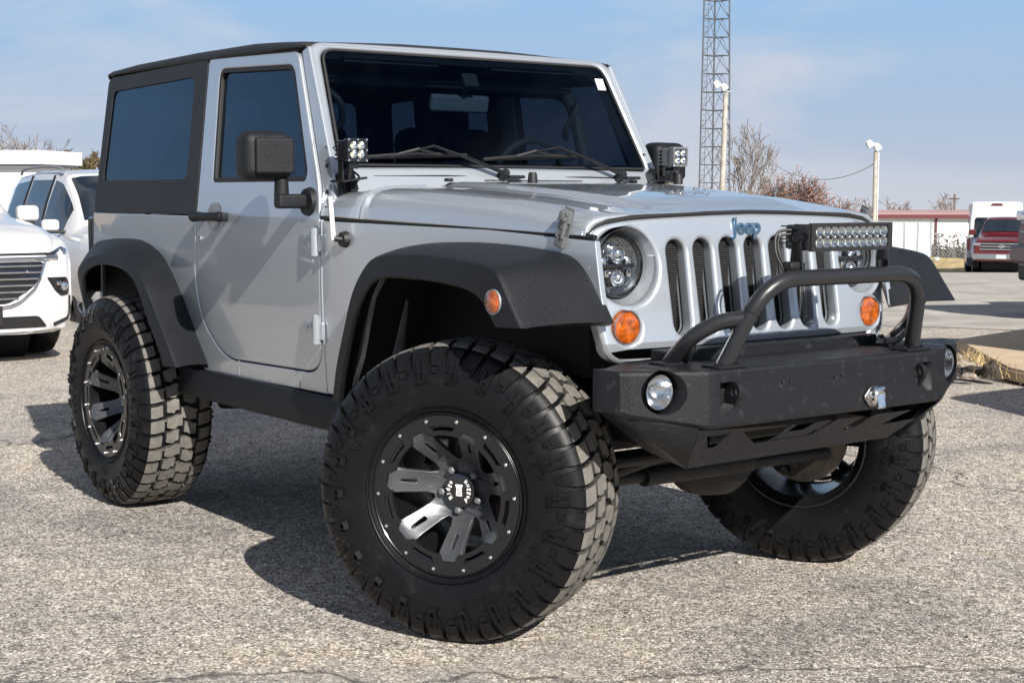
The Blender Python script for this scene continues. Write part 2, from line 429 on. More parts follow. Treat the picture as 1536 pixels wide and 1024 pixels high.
    for a_ in (20, 200): ring_text_in('DISCOVERER', .318, R(a_), .034, .105)
    for a_ in (110, 290): ring_text_in('COOPER', .318, R(a_), .036, .115)
    return bm

NS = 7
def spoke_def(r):
    t = max(0, min(1, (r-.072)/.118)); return -.108+.110*(.45*t+.55*sstep(t))
def spokes_mesh():
    out = []
    SP = 2*math.pi/NS
    loop = []
    for k in range(NS):
        t = k*SP
        def pt(r, lat):  # lat: lateral offset in metres from spoke axis
            return (r*math.cos(t)-lat*math.sin(t), r*math.sin(t)+lat*math.cos(t))
        # outward on the right edge, tip, back on the left edge
        for r, l in ((.086, -.035), (.103, -.0315), (.150, -.0345), (.190, -.040), (.199, -.0395), (.199, .0395), (.190, .040), (.150, .0345), (.103, .0315), (.086, .035)):
            loop.append(pt(r, l))
    holes = []
    for k in range(NS):
        t = k*SP; h = []
        for a in range(14):
            ph = 2*math.pi*a/14
            cx = .147+(.014 if math.cos(ph) > 0 else -.014)
            r = cx+.0055*math.cos(ph)*(1.0 if math.cos(ph) > 0 else .7); l = (.0035 if math.cos(ph) > 0 else .0060)*math.sin(ph)
            h.append((r*math.cos(t)-l*math.sin(t), r*math.sin(t)+l*math.cos(t)))
        holes.append(h)
    hub = circle((0,0), .030, 24)
    bm = plate([loop]+holes+[hub], .024, .003, 2)
    # densify for the concave dish
    for rr in ():
        pass
    bmesh.ops.subdivide_edges(bm, edges=[e for e in bm.edges if e.calc_length() > .02], cuts=2, use_grid_fill=True)
    bmesh.ops.triangulate(bm, faces=[f for f in bm.faces if len(f.verts) > 4])
    bmesh.ops.subdivide_edges(bm, edges=[e for e in bm.edges if e.calc_length() > .02], cuts=1)
    for v in bm.verts:
        r = math.hypot(v.co.x, v.co.y); a = spoke_def(r)-.012+v.co.z
        v.co = Vector((v.co.x, -a, v.co.y))
    return bm
def make_wheel(parent, rot, detailed=True):
    # rim barrel + spokes: the wheel mesh itself
    bm = B()
    # barrel: thin double wall, open at the back
    prof = [(.2435, -.004), (.2450, .004), (.2405, .0085), (.2365, .0045), (.2080, .0045), (.2000, .000), (.1985, -.02), (.200, -.055), (.196, -.10), (.206, -.20), (.214, -.245), (.236, -.262), (.243, -.270), (.243, -.285), (.238, -.285), (.230, -.268), (.2105, -.252)]
    lathe(bm, [(r, -a) for r, a in prof], 96)
    prof = [(.2105, -.252), (.202, -.205), (.1925, -.10), (.1955, -.05), (.1945, -.01)]
    lathe(bm, [(r, -a) for r, a in prof], 96)
    # hub drum
    lathe(bm, [(.0, .150), (.078, .150), (.084, .140), (.084, .128), (.06, .122)], 48)
    wh = link('wheel', bm, 'wheelblk', None); wh.parent = parent
    # bead ring with slots between the spokes
    slots = []
    for k in range(NS):
        t = (k+.5)*2*math.pi/NS; h = []
        for a in range(9): h.append((.2065*math.cos(t-.20+.05*a), .2065*math.sin(t-.20+.05*a)))
        for a in range(9): h.append((.1925*math.cos(t+.16-.04*a), .1925*math.sin(t+.16-.04*a)))
        slots.append(h)
    inner = []
    for k in range(NS):
        t = k*2*math.pi/NS
        hw = math.pi/NS
        for q in range(10):
            u = -hw + 2*hw*q/10
            rr = .199 if abs(u) < .155 else .178
            inner.append((rr*math.cos(t+u), rr*math.sin(t+u)))
    rg = plate([circle((0,0), .2375, 96), inner]+slots, .014, .002, 1)
    for v in rg.verts: v.co = Vector((v.co.x, -(v.co.z+.001), v.co.y))
    xf(rg, Matrix.Rotation(-rot, 4, 'Y'))
    o = link('bead_ring', rg, 'wheelblk'); o.parent = wh
    sp = spokes_mesh(); xf(sp, Matrix.Rotation(-rot, 4, 'Y'))
    o = link('spokes', sp, 'gunmetal', sharp=R(40)); o.parent = wh

    for k in range(14):
        t = rot+R(12.86*2)*k+R(12.86)
        x, z = .2235*math.cos(t), .2235*math.sin(t)
        bt = B(); tube(bt, [(0, 0, 0), (0, -.0055, 0), (0, -.0075, 0)], [.0058, .0058, .0035], 8)
        o = link('ring_bolt', bt, 'chrome'); o.parent = wh; o.location = (x, -.008, z)

    for k in range(5):
        t = rot+R(72*k+20); x, z = .0635*math.cos(t), .0635*math.sin(t)
        lg = B(); tube(lg, [(0, .03, 0), (0, .002, 0), (0, -.002, 0)], [.0115, .0115, .007], 6); o = link('lug_nut', lg, 'greyplast'); o.parent = wh; o.location = (x, .086, z)
    cp = B(); lathe(cp, [(0, .0815), (.036, .0815), (.049, .0845), (.0525, .090), (.0525, .118)], 40)
    cap = link('hub_cap', cp, 'gloss'); cap.parent = wh
    if detailed:
        tb = B()
        for word, mid, sgn in (('Rugged', 0, 1), ('Ridge', math.pi, 1)):
            for i, ch in enumerate(word):
                b = textbm(ch, .0185, .0004, .0005)
                th = mid + (0) - (i-(len(word)-1)/2)*.345
                for v in b.verts:
                    x, y, z = v.co; rr = .0360+y; t2 = th-x/.0360
                    v.co = Vector((rr*math.cos(t2), .0810-z, rr*math.sin(t2)))
                join(tb, b)
        mk = plate([[(-.010,-.017),(.010,-.017),(.010,-.013),(.0085,.006),(.012,.014),(.012,.018),(-.012,.018),(-.012,.014),(-.0085,.006),(-.010,-.013)], circle((0,0), .0062, 16), [(-.006,-.013),(-.0015,-.013),(-.0015,-.009),(-.006,-.009)], [(.0015,-.013),(.006,-.013),(.006,-.009),(.0015,-.009)]], .0008)
        for v in mk.verts: v.co = Vector((v.co.x, .0810-v.co.z, v.co.y))
        join(tb, mk); mk = plate([circle((0,0), .0042, 14)], .0008)
        for v in mk.verts: v.co = Vector((v.co.x, .0810-v.co.z, v.co.y))
        join(tb, mk)
        o = link('cap_emblem', tb, 'white', smooth=False); o.parent = wh
    bd = B(); lathe(bd, [(.06, .195), (.160, .195), (.160, .217), (.06, .217)], 48)
    lathe(bd, [(0, .13), (.07, .13), (.072, .20)], 32)
    o = link('brake_disc', bd, 'rust'); o.parent = wh
    cl = B(); box(cl, (-.12*math.cos(.5), .20, .12*math.sin(.5)+.02), (.06, .075, .13), None, .012)
    o = link('brake_caliper', cl, 'steel'); o.parent = wh
    return wh
# ================================================================ THE SILVER OFF-ROAD CAR
ORG = (-1.21, 0, 0)
J = thing('off_road_car', 'silver two-door off-road car with black hardtop, steel front bumper and huge knobbly tyres', 'off-road car', ORG)
def yside(x, z):     # half width of the body skin
    if z > 1.24: y = .787-.115*(z-1.24)
    else: y = .787-.012*((1.24-z)/.6)**2*1.2
    y += .004*math.sin(max(0, min(1, (z-.65)/.59))*math.pi)
    return y
def yfend(x, z=1):
    t = max(0, x+.80); return yside(x, z)-.139*(t-.09*(1-math.exp(-t/.09)))-.0035
def sidepanel(loops, depth, bev, ymap, m=1, zs=(), xs=(), bres=2):
    b = plate(loops, depth, bev, bres)
    slices(b, 1, zs); slices(b, 0, xs)
    for v in b.verts:
        x, z, t = v.co; v.co = Vector((x, -m*(ymap(x, z)-depth/2+t), z))
    return b
ZS = [.65, .7, .78, .86, .94, 1.02, 1.1, 1.18, 1.24, 1.245, 1.3]
XS = [-2.8+.1*i for i in range(34)]
RB = [(-2.951, 1.082), (-2.713, 1.121), (-2.425, 1.123), (-2.252, 1.102), (-2.107, 1.047), (-1.977, .925), (-1.772, .648)]
FB = [(-.70, .63), (-.62, .80), (-.55, 1.00), (-.479, 1.095), (-.35, 1.150), (-.265, 1.169), (-.123, 1.177), (.081, 1.174), (.265, 1.161), (.36, 1.141), (.425, 1.064), (.490, .965)]
door = rounded([(-1.835, 1.852), (-1.112, 1.828), (-.868, 1.335), (-.846, 1.20), (-.852, .705), (-1.62, .690), (-1.80, .83), (-1.845, .98), (-1.828, 1.24)], [.03, .03, .15, .15, .12, .22, .25, .3, .1], 8)
def grow(lp, d):
    n = len(lp); area = sum(lp[i-1][0]*lp[i][1]-lp[i][0]*lp[i-1][1] for i in range(n)); s = 1 if area > 0 else -1; o = []
    for i in range(n):
        a, b, c = Vector(lp[i-1]), Vector(lp[i]), Vector(lp[(i+1) % n]); t = (c-a)
        if t.length < 1e-9: o.append(lp[i]); continue
        t.normalize(); o.append((b.x+t.y*s*d, b.y-t.x*s*d))
    return o
for m in (1, -1):
    # --- rear quarter and sill, one skin
    dg_ = [p for p in grow(door, .005) if p[1] < 1.25]
    # tub loop: top of quarter -> rear -> arch -> sill -> under door -> up door rear
    k0 = min(range(len(dg_)), key=lambda i: abs(dg_[i][0]+1.83)+abs(dg_[i][1]-1.24))
    k1 = min(range(len(dg_)), key=lambda i: abs(dg_[i][0]+.85)+abs(dg_[i][1]-1.24))
    seq = []
    dd = grow(door, .005); n = len(dd)
    low = [p for p in dd if p[1] <= 1.236]
    # order from rear-top going down and to the front
    low.sort(key=lambda p: math.atan2(p[1]-1.3, p[0]+1.34))
    low = [(-1.833, 1.236)] + low + [(-.841, 1.236)]
    arch = [(x, z-.02) for x, z in RB]
    loop = [(-2.905, 1.236), (-2.915, 1.0), (-2.90, 1.05)][:1] + [(-2.915, 1.05)] + [p for p in arch if p[0] > -2.88] + [(-1.79, .632), (-.835, .632), (-.835, .80), (-.835, 1.236)] + low[::-1]
    b = sidepanel([loop], .02, .004, yside, m, ZS, XS)
    body = link('body', b, 'silver', J) if m == 1 else None
    if m == -1: link('body_side', b, 'silver', J)
    # --- front fender and cowl side
    fl = [(-.838, 1.232), (-.838, .634), (-.70, .634)] + [(x, z-.018) for x, z in FB[1:-1]] + [(.475, .96), (.455, 1.05), (.432, 1.192), (0, 1.2165)]
    b = sidepanel([fl], .02, .003, yfend, m, ZS, XS)
    link('front_fender', b, 'silver', J)
# seams in the sill skin and vertical door-shut seam
# --- inner structure: dark tub, engine bay, floor
b = B()
box(b, (-1.85, 0, .93), (2.05, 1.50, .54))
box(b, (-.28, 0, .98), (1.10, 1.02, .40))
box(b, (-1.30, 0, .615), (3.2, .94, .12), None, .02)
link('inner_tub', b, 'black', J)
# ---------------- HOOD
def hood_half(x): return yfend(x, 1.24)-.0005
ZC = [(-.84, 1.350), (-.60, 1.366), (-.411, 1.362), (-.25, 1.352), (0, 1.334), (.2, 1.312), (.34, 1.293), (.375, 1.289), (.42, 1.283), (.452, 1.280)]
def arch_z(y):
    return interp([(0, 1.266), (.18, 1.263), (.36, 1.257), (.482, 1.250), (.56, 1.238), (.60, 1.222), (.624, 1.200), (.7, 1.19)], abs(y))
def hood_z(x, u):
    """u 0..1 from hood line to centre; returns (y,z)"""
    W_ = hood_half(x); z0 = 1.24-.0355*(x+.6)/1.02; zc = interp(ZC, x)
    h = zc-.016-z0
    K = [(0, W_, 0), (.06, W_-.002, .18), (.12, W_-.007, .40), (.18, W_-.018, .62), (.24, W_-.036, .78), (.30, W_-.062, .885), (.37, W_-.100, .945), (.45, W_-.16, .975), (.6, W_*.66, .992), (1, 0, 1.0)]
    y = interp([(k[0], k[1]) for k in K], u); zz = interp([(k[0], k[2]) for k in K], u)
    z = z0+h*zz
    yb = lerp(.43, .33, (x+.6)/1.05)
    z += .017*sstep((yb+.03-abs(y))/.06)*sstep((.40-x)/.25)
    return y, z
def hood_row(x, n=64):
    row = []
    for i in range(-n, n+1):
        u = 1-abs(i)/n
        y, z = hood_z(x, u); s = -1 if i < 0 else 1
        row.append(Vector((x, y*s, z)))
    return row
xs = [-.60+.04*i for i in range(25)]
rows = [hood_row(x) for x in xs]
# nose roll down onto the grille arch
base = hood_row(.372)
for k in range(1, 8):
    t = k/7; x = .372+.045*math.sin(t*math.pi/2)
    row = []
    for p in base:
        za = arch_z(p.y)+.013; z = min(p.z, p.z) if za > p.z else lerp(p.z, za, 1-math.cos(t*math.pi/2))
        zt = lerp(p.z, min(za, p.z), 1-math.cos(t*math.pi/2))
        yy = p.y*lerp(1, .985, t)
        row.append(Vector((x-.030*(abs(p.y)/.62)**4*t, yy, zt)))
    rows.append(row)
b = B(); grid(b, rows)
hood = link('hood', b, 'silver', J, sharp=R(50))
sm = hood.modifiers.new('thick', 'SOLIDIFY'); sm.thickness = .012; sm.offset = -1
# cowl: strip behind the hood, same section
b = B(); rows = []
for x in (-.607, -.66, -.72, -.78, -.84):
    rw = hood_row(x); rows.append([Vector((p.x, p.y, p.z-.012*sstep((.66-abs(p.y))/.1)*(1 if x < -.61 else .3))) for p in rw])
grid(b, rows)
o = link('cowl', b, 'silver', J, sharp=R(50)); sm = o.modifiers.new('thick', 'SOLIDIFY'); sm.thickness = .008; sm.offset = -1
# cowl vent louvres
b = B()
for k in range(14):
    box(b, (-.665, -.20+.031*k, 1.372), (.045, .012, .004))
link('cowl_vent', b, 'black', J)
for x in (-.604, -.838):
    b = B(); n_ = 40 if x > -.7 else 22
    rw = hood_row(x, 64); rw = [p+Vector((0, 0, .0005)) for p in rw if abs(p.y) > .50]
    L_ = [p for p in rw if p.y < 0]; R_ = [p for p in rw if p.y > 0]
    tube(b, L_, .0058, 6); tube(b, R_, .0058, 6); link_split('cowl_glint_lip', b, 'silver', J)  # silver tubes added to catch a bright line along the cowl edges
# dark tube that stands in for the seam shadow under hood line
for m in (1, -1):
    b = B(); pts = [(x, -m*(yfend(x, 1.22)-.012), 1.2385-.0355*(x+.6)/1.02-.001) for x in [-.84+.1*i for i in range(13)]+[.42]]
    tube(b, pts, .010, 6); link('hood_seam_shade', b, 'seal', J)
# ---------------- GRILLE
NOSE = 1
def gx(y, z): return .478-.17*(z-.943)-.035*(abs(y)/.62)**4-(0 if z > .9 else (.9-z)*.35)
half = [(0, 1.266), (.18, 1.263), (.36, 1.257), (.482, 1.250), (.56, 1.238), (.600, 1.222), (.622, 1.196), (.630, 1.15), (.629, 1.08), (.620, .98), (.606, .90), (.592, .868), (.565, .848), (.52, .838), (.35, .832), (0, .830)]
gl = smooth_curve([Vector((a, b2, 0)) for a, b2 in half], 3); gl = [(p.x, p.y) for p in gl]
outer = gl + [(-a, b2) for a, b2 in reversed(gl[1:-1])]
loops = [outer]
for k in range(-3, 4):
    c = k*.1065; hb = .036
    top = 1.197-.002*abs(k); bot = .912
    sl = []
    for q in range(13): a = math.pi*q/12; sl.append((c+hb*math.cos(a), top-hb+hb*math.sin(a)))
    for q in range(13): a = math.pi+math.pi*q/12; sl.append((c+hb*.92*math.cos(a), bot+hb+hb*math.sin(a)))
    loops.append(sl)
for s in (1, -1):
    loops.append(circle((s*.505, 1.118), .112, 48)); loops.append(circle((s*.524, .943), .0475, 32))
b = plate(loops, .050, .013, 3)
slices(b, 0, [-.6+.06*i for i in range(21)]); slices(b, 1, [.85, .9, .95, 1.0, 1.05, 1.1, 1.15, 1.2, 1.24])
for v in b.verts:
    y, z, t = v.co; v.co = Vector((gx(y, z)-.025+t, y, z))
link('grille', b, 'silver', J, sharp=R(38))
b = B(); tube(b, [(gx(y, 1.25)-.010, y, arch_z(y)+.005) for y in [-.622+.0311*i for i in range(41)]], .0065, 8); link('hood_gap_dark', b, 'black', J)  # black tube laid in as the dark gap between hood and grille
# side returns of the grille shell, radiator mesh behind the slots
b = B(); box(b, (.395, 0, 1.05), (.02, .76, .36)); link('radiator', b, 'rad', J)
b = B()
for k in range(44): box(b, (.4065, 0, .90+.0072*k), (.003, .74, .0014))
link('radiator_fins', b, 'interior', J)
b = B()
box(b, (.415, .30, .98), (.02, .05, .07), None, .006); box(b, (.412, .26, 1.04), (.012, .05, .30), None, .004)
link('hood_release_bracket', b, 'steel', J)
# slot liners: pale bevelled throats
b = B()
for k in range(-3, 4):
    c = k*.1065; hb = .0355; top = 1.197-.002*abs(k); bot = .912; lo = []
    for q in range(13): a = math.pi*q/12; lo.append((c+hb*math.cos(a), top-hb+hb*math.sin(a)))
    for q in range(13): a = math.pi+math.pi*q/12; lo.append((c+hb*.92*math.cos(a), bot+hb+hb*math.sin(a)))
    r1 = [Vector((gx(y, z)-.045, y, z)) for y, z in lo]; r2 = [Vector((gx(y, z)-.052, c+(y-c)*.96, z)) for y, z in lo]
    grid(b, [r1, r2], close=True)
link_split('slot_liner', b, 'silver', J)
# headlights and turn signals
def disc_x(bm, prof, c, seg=40, mi=0): lathe(bm, prof, seg, 'X', c, mi)
for m in (1, -1):
    hx = gx(.505, 1.118); c = (hx, -m*.505, 1.118)
    hl = B(); disc_x(hl, [(.113, -.006), (.108, -.022), (.096, -.050), (.0915, -.056), (.0915, -.07)], c, 56)
    h = link('headlight', hl, 'silver', J)
    b = B(); disc_x(b, [(.092, -.062), (.092, -.038), (.0885, -.032), (.0865, -.038), (.0865, -.06)], c, 56); link('headlight_ring', b, 'gloss', h)
    b = B(); disc_x(b, [(.0865, -.036), (.082, -.052), (.05, -.060), (0, -.062)], c, 48); link('reflector', b, 'darkrefl', h)
    b = B()
    for (dy, dz, r) in ((0, .034, .024), (0, -.036, .022)):
        disc_x(b, [(r+.005, -.060), (r+.004, -.042), (r, -.038), (r*.9, -.042)], (c[0], c[1]+dy*m, c[2]+dz), 28)
        disc_x(b, [(r, -.046), (r*.8, -.036), (r*.45, -.030), (0, -.028)], (c[0], c[1]+dy*m, c[2]+dz), 28)
    for s2 in (-1, 1):
        disc_x(b, [(.014, -.060), (.013, -.048), (.006, -.044), (0, -.043)], (c[0], c[1]+s2*.048, c[2]+.012), 20)
        box(b, (c[0]-.050, c[1]+s2*.042, c[2]-.022), (.02, .016, .022), None, .003)
    link('projector', b, 'chrome', h)
    b = B(); box(b, (c[0]-.050, c[1], c[2]+.0), (.014, .13, .012), None, .003); box(b, (c[0]-.058, c[1], c[2]-.03), (.016, .060, .06), None, .004); link('lamp_divider', b, 'gloss', h)
    b = B(); disc_x(b, [(.0865, -.040), (.075, -.030), (.05, -.022), (.025, -.018), (0, -.017)], c, 48); link('lens', b, 'lens', h)
    sx = gx(.524, .943); c = (sx, -m*.524, .943)
    b = B(); disc_x(b, [(.0475, -.02), (.0465, -.004), (.042, .0015), (.030, .004), (.015, .0055), (0, .006)], c, 40)
    for k in range(7): box(b, (c[0]+.004, c[1]-.027+.009*k, c[2]+.012), (.004, .0035, .028-.004*abs(k-3)), None, .001)
    t = link('turn_signal', b, 'amber', J)
    b = B(); disc_x(b, [(.0475, .000), (.0492, .002), (.0475, -.006)], c, 40); link('signal_bezel', b, 'silver_in', t)
# badge: Jeep
b = textbm('Jeep', .070, .0035, .0012, bev=.0004)
for v in b.verts:
    x, y, z = v.co; v.co = Vector((gx(0, 1.226)+.004+z, x*1.0-.026, 1.226+y))
link('badge', b, 'badge', J, smooth=False)
# ---------------- WINDSHIELD FRAME
V0 = Vector((-.831, 0, 1.414)); VD = Vector((-.4735, 0, .8808)); VN = Vector((.8808, 0, .4735))
def wsp(y, v, t=0): p = V0+VD*v+VN*t; return Vector((p.x, y, p.z))
fr = rounded([(-.778, -.135), (.778, -.135), (.752, -.03), (.742, .06), (.700, .520), (-.700, .520), (-.742, .06), (-.752, -.03)], [.01, .01, .1, .2, .075, .075, .2, .1], 8)
gh = rounded([(-.700, .012), (.700, .012), (.700, .05), (.652, .487), (-.652, .487), (-.700, .05)], [.04, .04, .05, .055, .055, .05], 8)
b = plate([fr, gh], .085, .020, 4)
slices(b, 0, [-.6+.2*i for i in range(7)])
for v in b.verts:
    y, vv, t = v.co; crown = .012*(1-(y/.75)**2); v.co = wsp(y, vv, t-.0425+crown-.008)
wf = link('windshield_frame', b, 'silver', J, sharp=R(35))
b = plate([gh, grow(gh, -.009)], .010, .002, 1)
for v in b.verts: y, vv, t = v.co; v.co = wsp(y, vv, t-.012+.012*(1-(y/.75)**2))
link('windshield_seal', b, 'seal', J)
rows = []
for i in range(9):
    y = -.70+1.40*i/8; rows.append([wsp(y*(1-.070*max(0, vv)/.487), vv, -.018+.012*(1-(y/.75)**2)) for vv in (.005, .1, .25, .4, .482)])
b = B(); grid(b, rows); ws = link('windshield', b, 'ws', J, wn=False)
b = B(); grid(b, [[wsp(-.70+.1*i, .008, -.022+.010*(1-(i/7-1)**2)), wsp(-.70+.1*i, .035, -.022+.010*(1-(i/7-1)**2))] for i in range(15)]); link('glass_frit', b, 'gloss', ws)
b = B(); box(b, wsp(.620, .405, -.013), (.003, .040, .052), Matrix.Rotation(-R(28.3), 4, 'Y')); link('sticker', b, 'white', ws)
# seam line across the lower bar, bolts on the pillar side
b = B()
for y0, y1 in ((-.60, .02), (.10, .64)): tube(b, [wsp(y0, -.030, -.006), wsp((y0+y1)/2, -.030, .004), wsp(y1, -.030, -.006)], .0025, 6)
link_split('frame_seam', b, 'seal', wf)
for m in (1, -1):
    b = B()
    for (x, z) in ((-.903, 1.479), (-.880, 1.42), (-.852, 1.33), (-.846, 1.275)):
        y = yside(x, z)-.028-(z-1.28)*.06; cyl(b, (x+.022, -m*(y-.01), z), (x+.022, -m*(y+.022), z), .0085, 8)
    link_split('pillar_bolt', b, 'seal', wf)
    # pillar side skin, filling between frame and door edge
    b = sidepanel([rounded([(-.840, 1.242), (-.842, 1.30), (-.862, 1.338), (-1.104, 1.828), (-1.060, 1.845), (-.815, 1.385), (-.775, 1.30), (-.757, 1.242)], .008)], .02, .004, lambda x, z: yside(x, z)-.012-.03*sstep((x+.86)/.1), m, (1.3, 1.4))
    link('pillar_skin', b, 'silver', wf)
# ---------------- DOORS
dwin = rounded([(-1.732, 1.805), (-1.133, 1.783), (-.965, 1.40), (-.975, 1.368), (-1.71, 1.368)], [.045, .045, .06, .03, .02], 7)
for m in (1, -1):
    b = sidepanel([door, dwin], .035, .006, yside, m, ZS+[1.4, 1.5, 1.6, 1.7], XS)
    d = link('door', b, 'silver', J, sharp=R(35))
    b = sidepanel([grow(dwin, .002), grow(dwin, -.016)], .03, .004, lambda x, z: yside(x, z)-.002, m); link('window_seal', b, 'seal', d)
    b = sidepanel([grow(dwin, -.010)], .004, 0, lambda x, z: yside(x, z)-.016, m); link('door_window', b, 'tint', d, smooth=False)
    b = B(); 
    ys = -m*(yside(-1.7, 1.23)); 
    hd = B()
    tube(hd, smooth_curve([(-1.785, ys-m*.030, 1.233), (-1.76, ys-m*.042, 1.235), (-1.70, ys-m*.046, 1.236), (-1.62, ys-m*.046, 1.236), (-1.565, ys-m*.040, 1.236), (-1.545, ys-m*.028, 1.236)], 4), [.016]+[.021]*4+[.018]*4+[.016]*4+[.017]*4+[.020]*3+[.016], 12)
    box(hd, (-1.765, ys-m*.02, 1.233), (.05, .05, .034), None, .008); box(hd, (-1.565, ys-m*.018, 1.235), (.035, .045, .034), None, .008)
    h = link('door_handle', hd, 'plastic', d)
    lathe(b, [(0, -.004), (.048, -.004), (.054, .001)], 32, 'Y', (-1.665, ys+m*.0, 1.236)); 
    for v in b.verts: v.co.y = ys-m*.0025+(v.co.y-ys)*.2
    link('handle_recess', b, 'silver_in', d)
    b = B(); tube(b, [(-1.795, ys, 1.148), (-1.795, ys-m*.006, 1.148)], .012, 20); tube(b, [(-1.795, ys-m*.006, 1.148), (-1.795, ys-m*.0075, 1.148)], .007, 12); link('door_lock', b, 'chrome', d)
    for hz in (1.166, .862):
        hb = B(); yy = lambda x: -m*(yside(x, hz)+.004)
        box(hb, (-.905, -m*(yside(-.9, hz)+.006), hz-.004), (.075, .014, .052), None, .004)
        hp = plate([rounded([(-.955, hz-.026), (-.955, hz+.028), (-.870, hz+.046), (-.870, hz-.052)], .006)], .010, .002, 1)
        for v in hp.verts: x, z, t = v.co; v.co = Vector((x, -m*(yside(x, z)+.005+t), z))
        join(hb, hp)
        tube(hb, [(-.853, -m*(yside(-.85, hz)+.014), hz-.054), (-.853, -m*(yside(-.85, hz)+.014), hz+.042)], .0165, 14)
        box(hb, (-.832, -m*(yside(-.83, hz)+.006), hz-.010), (.024, .014, .060), None, .004)
        for (dx) in (-.922, -.895): tube(hb, [(dx, -m*(yside(dx, hz)+.01), hz+.002), (dx, -m*(yside(dx, hz)+.015), hz+.002)], .0065, 10)
        link('door_hinge', hb, 'silver', d)
    # mirror
    mb = B()
    box(mb, (-.985, -m*.925, 1.452), (.115, .185, .170), Matrix.Rotation(m*R(-4), 4, 'Z'), .040, 5)
    mir = link('mirror', mb, 'plastic', J)
    mb = B(); box(mb, (-.918, -m*.918, 1.452), (.02, .140, .122), Matrix.Rotation(m*R(-6), 4, 'Z'), .009, 3); link('mirror_cover', mb, 'plastic', mir)
    mb = B(); box(mb, (-1.0405, -m*.925, 1.452), (.006, .140, .118), Matrix.Rotation(m*R(-6), 4, 'Z'), .002); link('mirror_glass', mb, 'chrome', mir)
    mb = B(); tube(mb, [(-.960, -m*.872, 1.375), (-.960, -m*.872, 1.285)], [.024, .027], 16)
    box(mb, (-.948, -m*.842, 1.298), (.046, .115, .050), None, .011, 3)
    tube(mb, [(-.930, -m*.778, 1.295), (-.930, -m*.795, 1.295)], [.052, .046], 24)
    link('mirror_arm', mb, 'plastic', mir)
# ---------------- HARDTOP
hs = rounded([(-2.905, 1.240), (-2.893, 1.37), (-2.858, 1.836), (-1.845, 1.852), (-1.838, 1.240)], [.02, .1, .04, .02, .005], 6)
qw = rounded([(-2.795, 1.778), (-1.945, 1.794), (-1.945, 1.375), (-2.830, 1.375)], [.045, .04, .03, .035], 6)
for m in (1, -1):
    b = sidepanel([hs, qw], .03, .005, yside, m, [1.3, 1.4, 1.5, 1.6, 1.7, 1.8], [-2.7, -2.4, -2.1])
    q = link('hardtop_side', b, 'hardtop', J)
    b = sidepanel([grow(qw, .014), grow(qw, -.006)], .006, .002, lambda x, z: yside(x, z)+.001, m, [1.5, 1.65], [-2.5, -2.2]); link('window_trim', b, 'hardtop', q)
    b = sidepanel([grow(qw, .0)], .005, 0, lambda x, z: yside(x, z)-.006, m); link('quarter_window', b, 'tint', q, smooth=False)
# roof: lofted shell
b = B(); rows = []
def roof_z(x): return interp([(-2.90, 1.868), (-2.84, 1.888), (-2.6, 1.900), (-2.0, 1.908), (-1.5, 1.906), (-1.2, 1.890), (-1.10, 1.876), (-1.075, 1.868)], x)
for x in [-2.885, -2.865, -2.84, -2.78, -2.6, -2.4, -2.2, -2.0, -1.86, -1.84, -1.7, -1.5, -1.3, -1.18, -1.11, -1.088]:
    zr = roof_z(x); e0 = 1.838 if x > -1.85 else 1.842; half = []
    wq = .716
    for (dy, dz) in ((-.004, 0), (.004, .25), (.002, .5), (-.010, .74), (-.030, .90), (-.065, .975)):
        half.append((wq+dy, e0+(zr-.015-e0)*dz))
    half.append((.45, zr-.008)); half.append((.25, zr-.001)); half.append((0, zr))
    if x < -2.87: half = [(y*.985, z-.012) for y, z in half]
    row = [Vector((x, -y, z)) for y, z in half]+[Vector((x, y, z)) for y, z in reversed(half[:-1])]
    rows.append(row)
grid(b, rows)
bmesh.ops.contextual_create(b, geom=[])
roof = link('roof', b, 'hardtop', J, sharp=R(50)); sm = roof.modifiers.new('thick', 'SOLIDIFY'); sm.thickness = .02; sm.offset = -1

for m in (1, -1):
    b = B(); tube(b, [(-1.84, -m*.708, 1.842), (-1.115, -m*.708, 1.832)], .008, 6); link('roof_seal', b, 'seal', roof)
# tail: rear wall of tub, rear window frame, tailgate, spare
b = B(); box(b, (-2.905, 0, .93), (.03, 1.53, .60), None, .01); link('tailgate', b, 'silver', J)
rf = plate([rounded([(-.755, 1.24), (.755, 1.24), (.70, 1.85), (-.70, 1.85)], .05), rounded([(-.60, 1.36), (.60, 1.36), (.56, 1.77), (-.56, 1.77)], .05)], .03, .005)
for v in rf.verts: y, z, t = v.co; v.co = Vector((-2.892+.05*(z-1.24)/.6+t, y, z))
rr = link('hardtop_rear', rf, 'hardtop', J)
rf = plate([rounded([(-.60, 1.36), (.60, 1.36), (.56, 1.77), (-.56, 1.77)], .05)], .004)
for v in rf.verts: y, z, t = v.co; v.co = Vector((-2.892+.05*(z-1.24)/.6+t, y, z))
link('rear_window', rf, 'tint', rr, smooth=False)
for m in (1, -1):
    b = B(); box(b, (-2.945, -m*.735, 1.125), (.07, .11, .185), None, .012); t = link('tail_light', b, 'gloss', J)
    b = B(); box(b, (-2.98, -m*.735, 1.125), (.012, .085, .15), None, .004); link('tail_lens', b, 'redlens', t)
b = B()
for k in range(5): tube(b, [(-2.93, -.70+.35*k, .70), (-2.93, -.70+.35*k, .70)], .01)
b.free()
b = B(); box(b, (-3.03, 0, .72), (.14, 1.5, .14), None, .03); link('rear_bumper', b, 'powder', J)
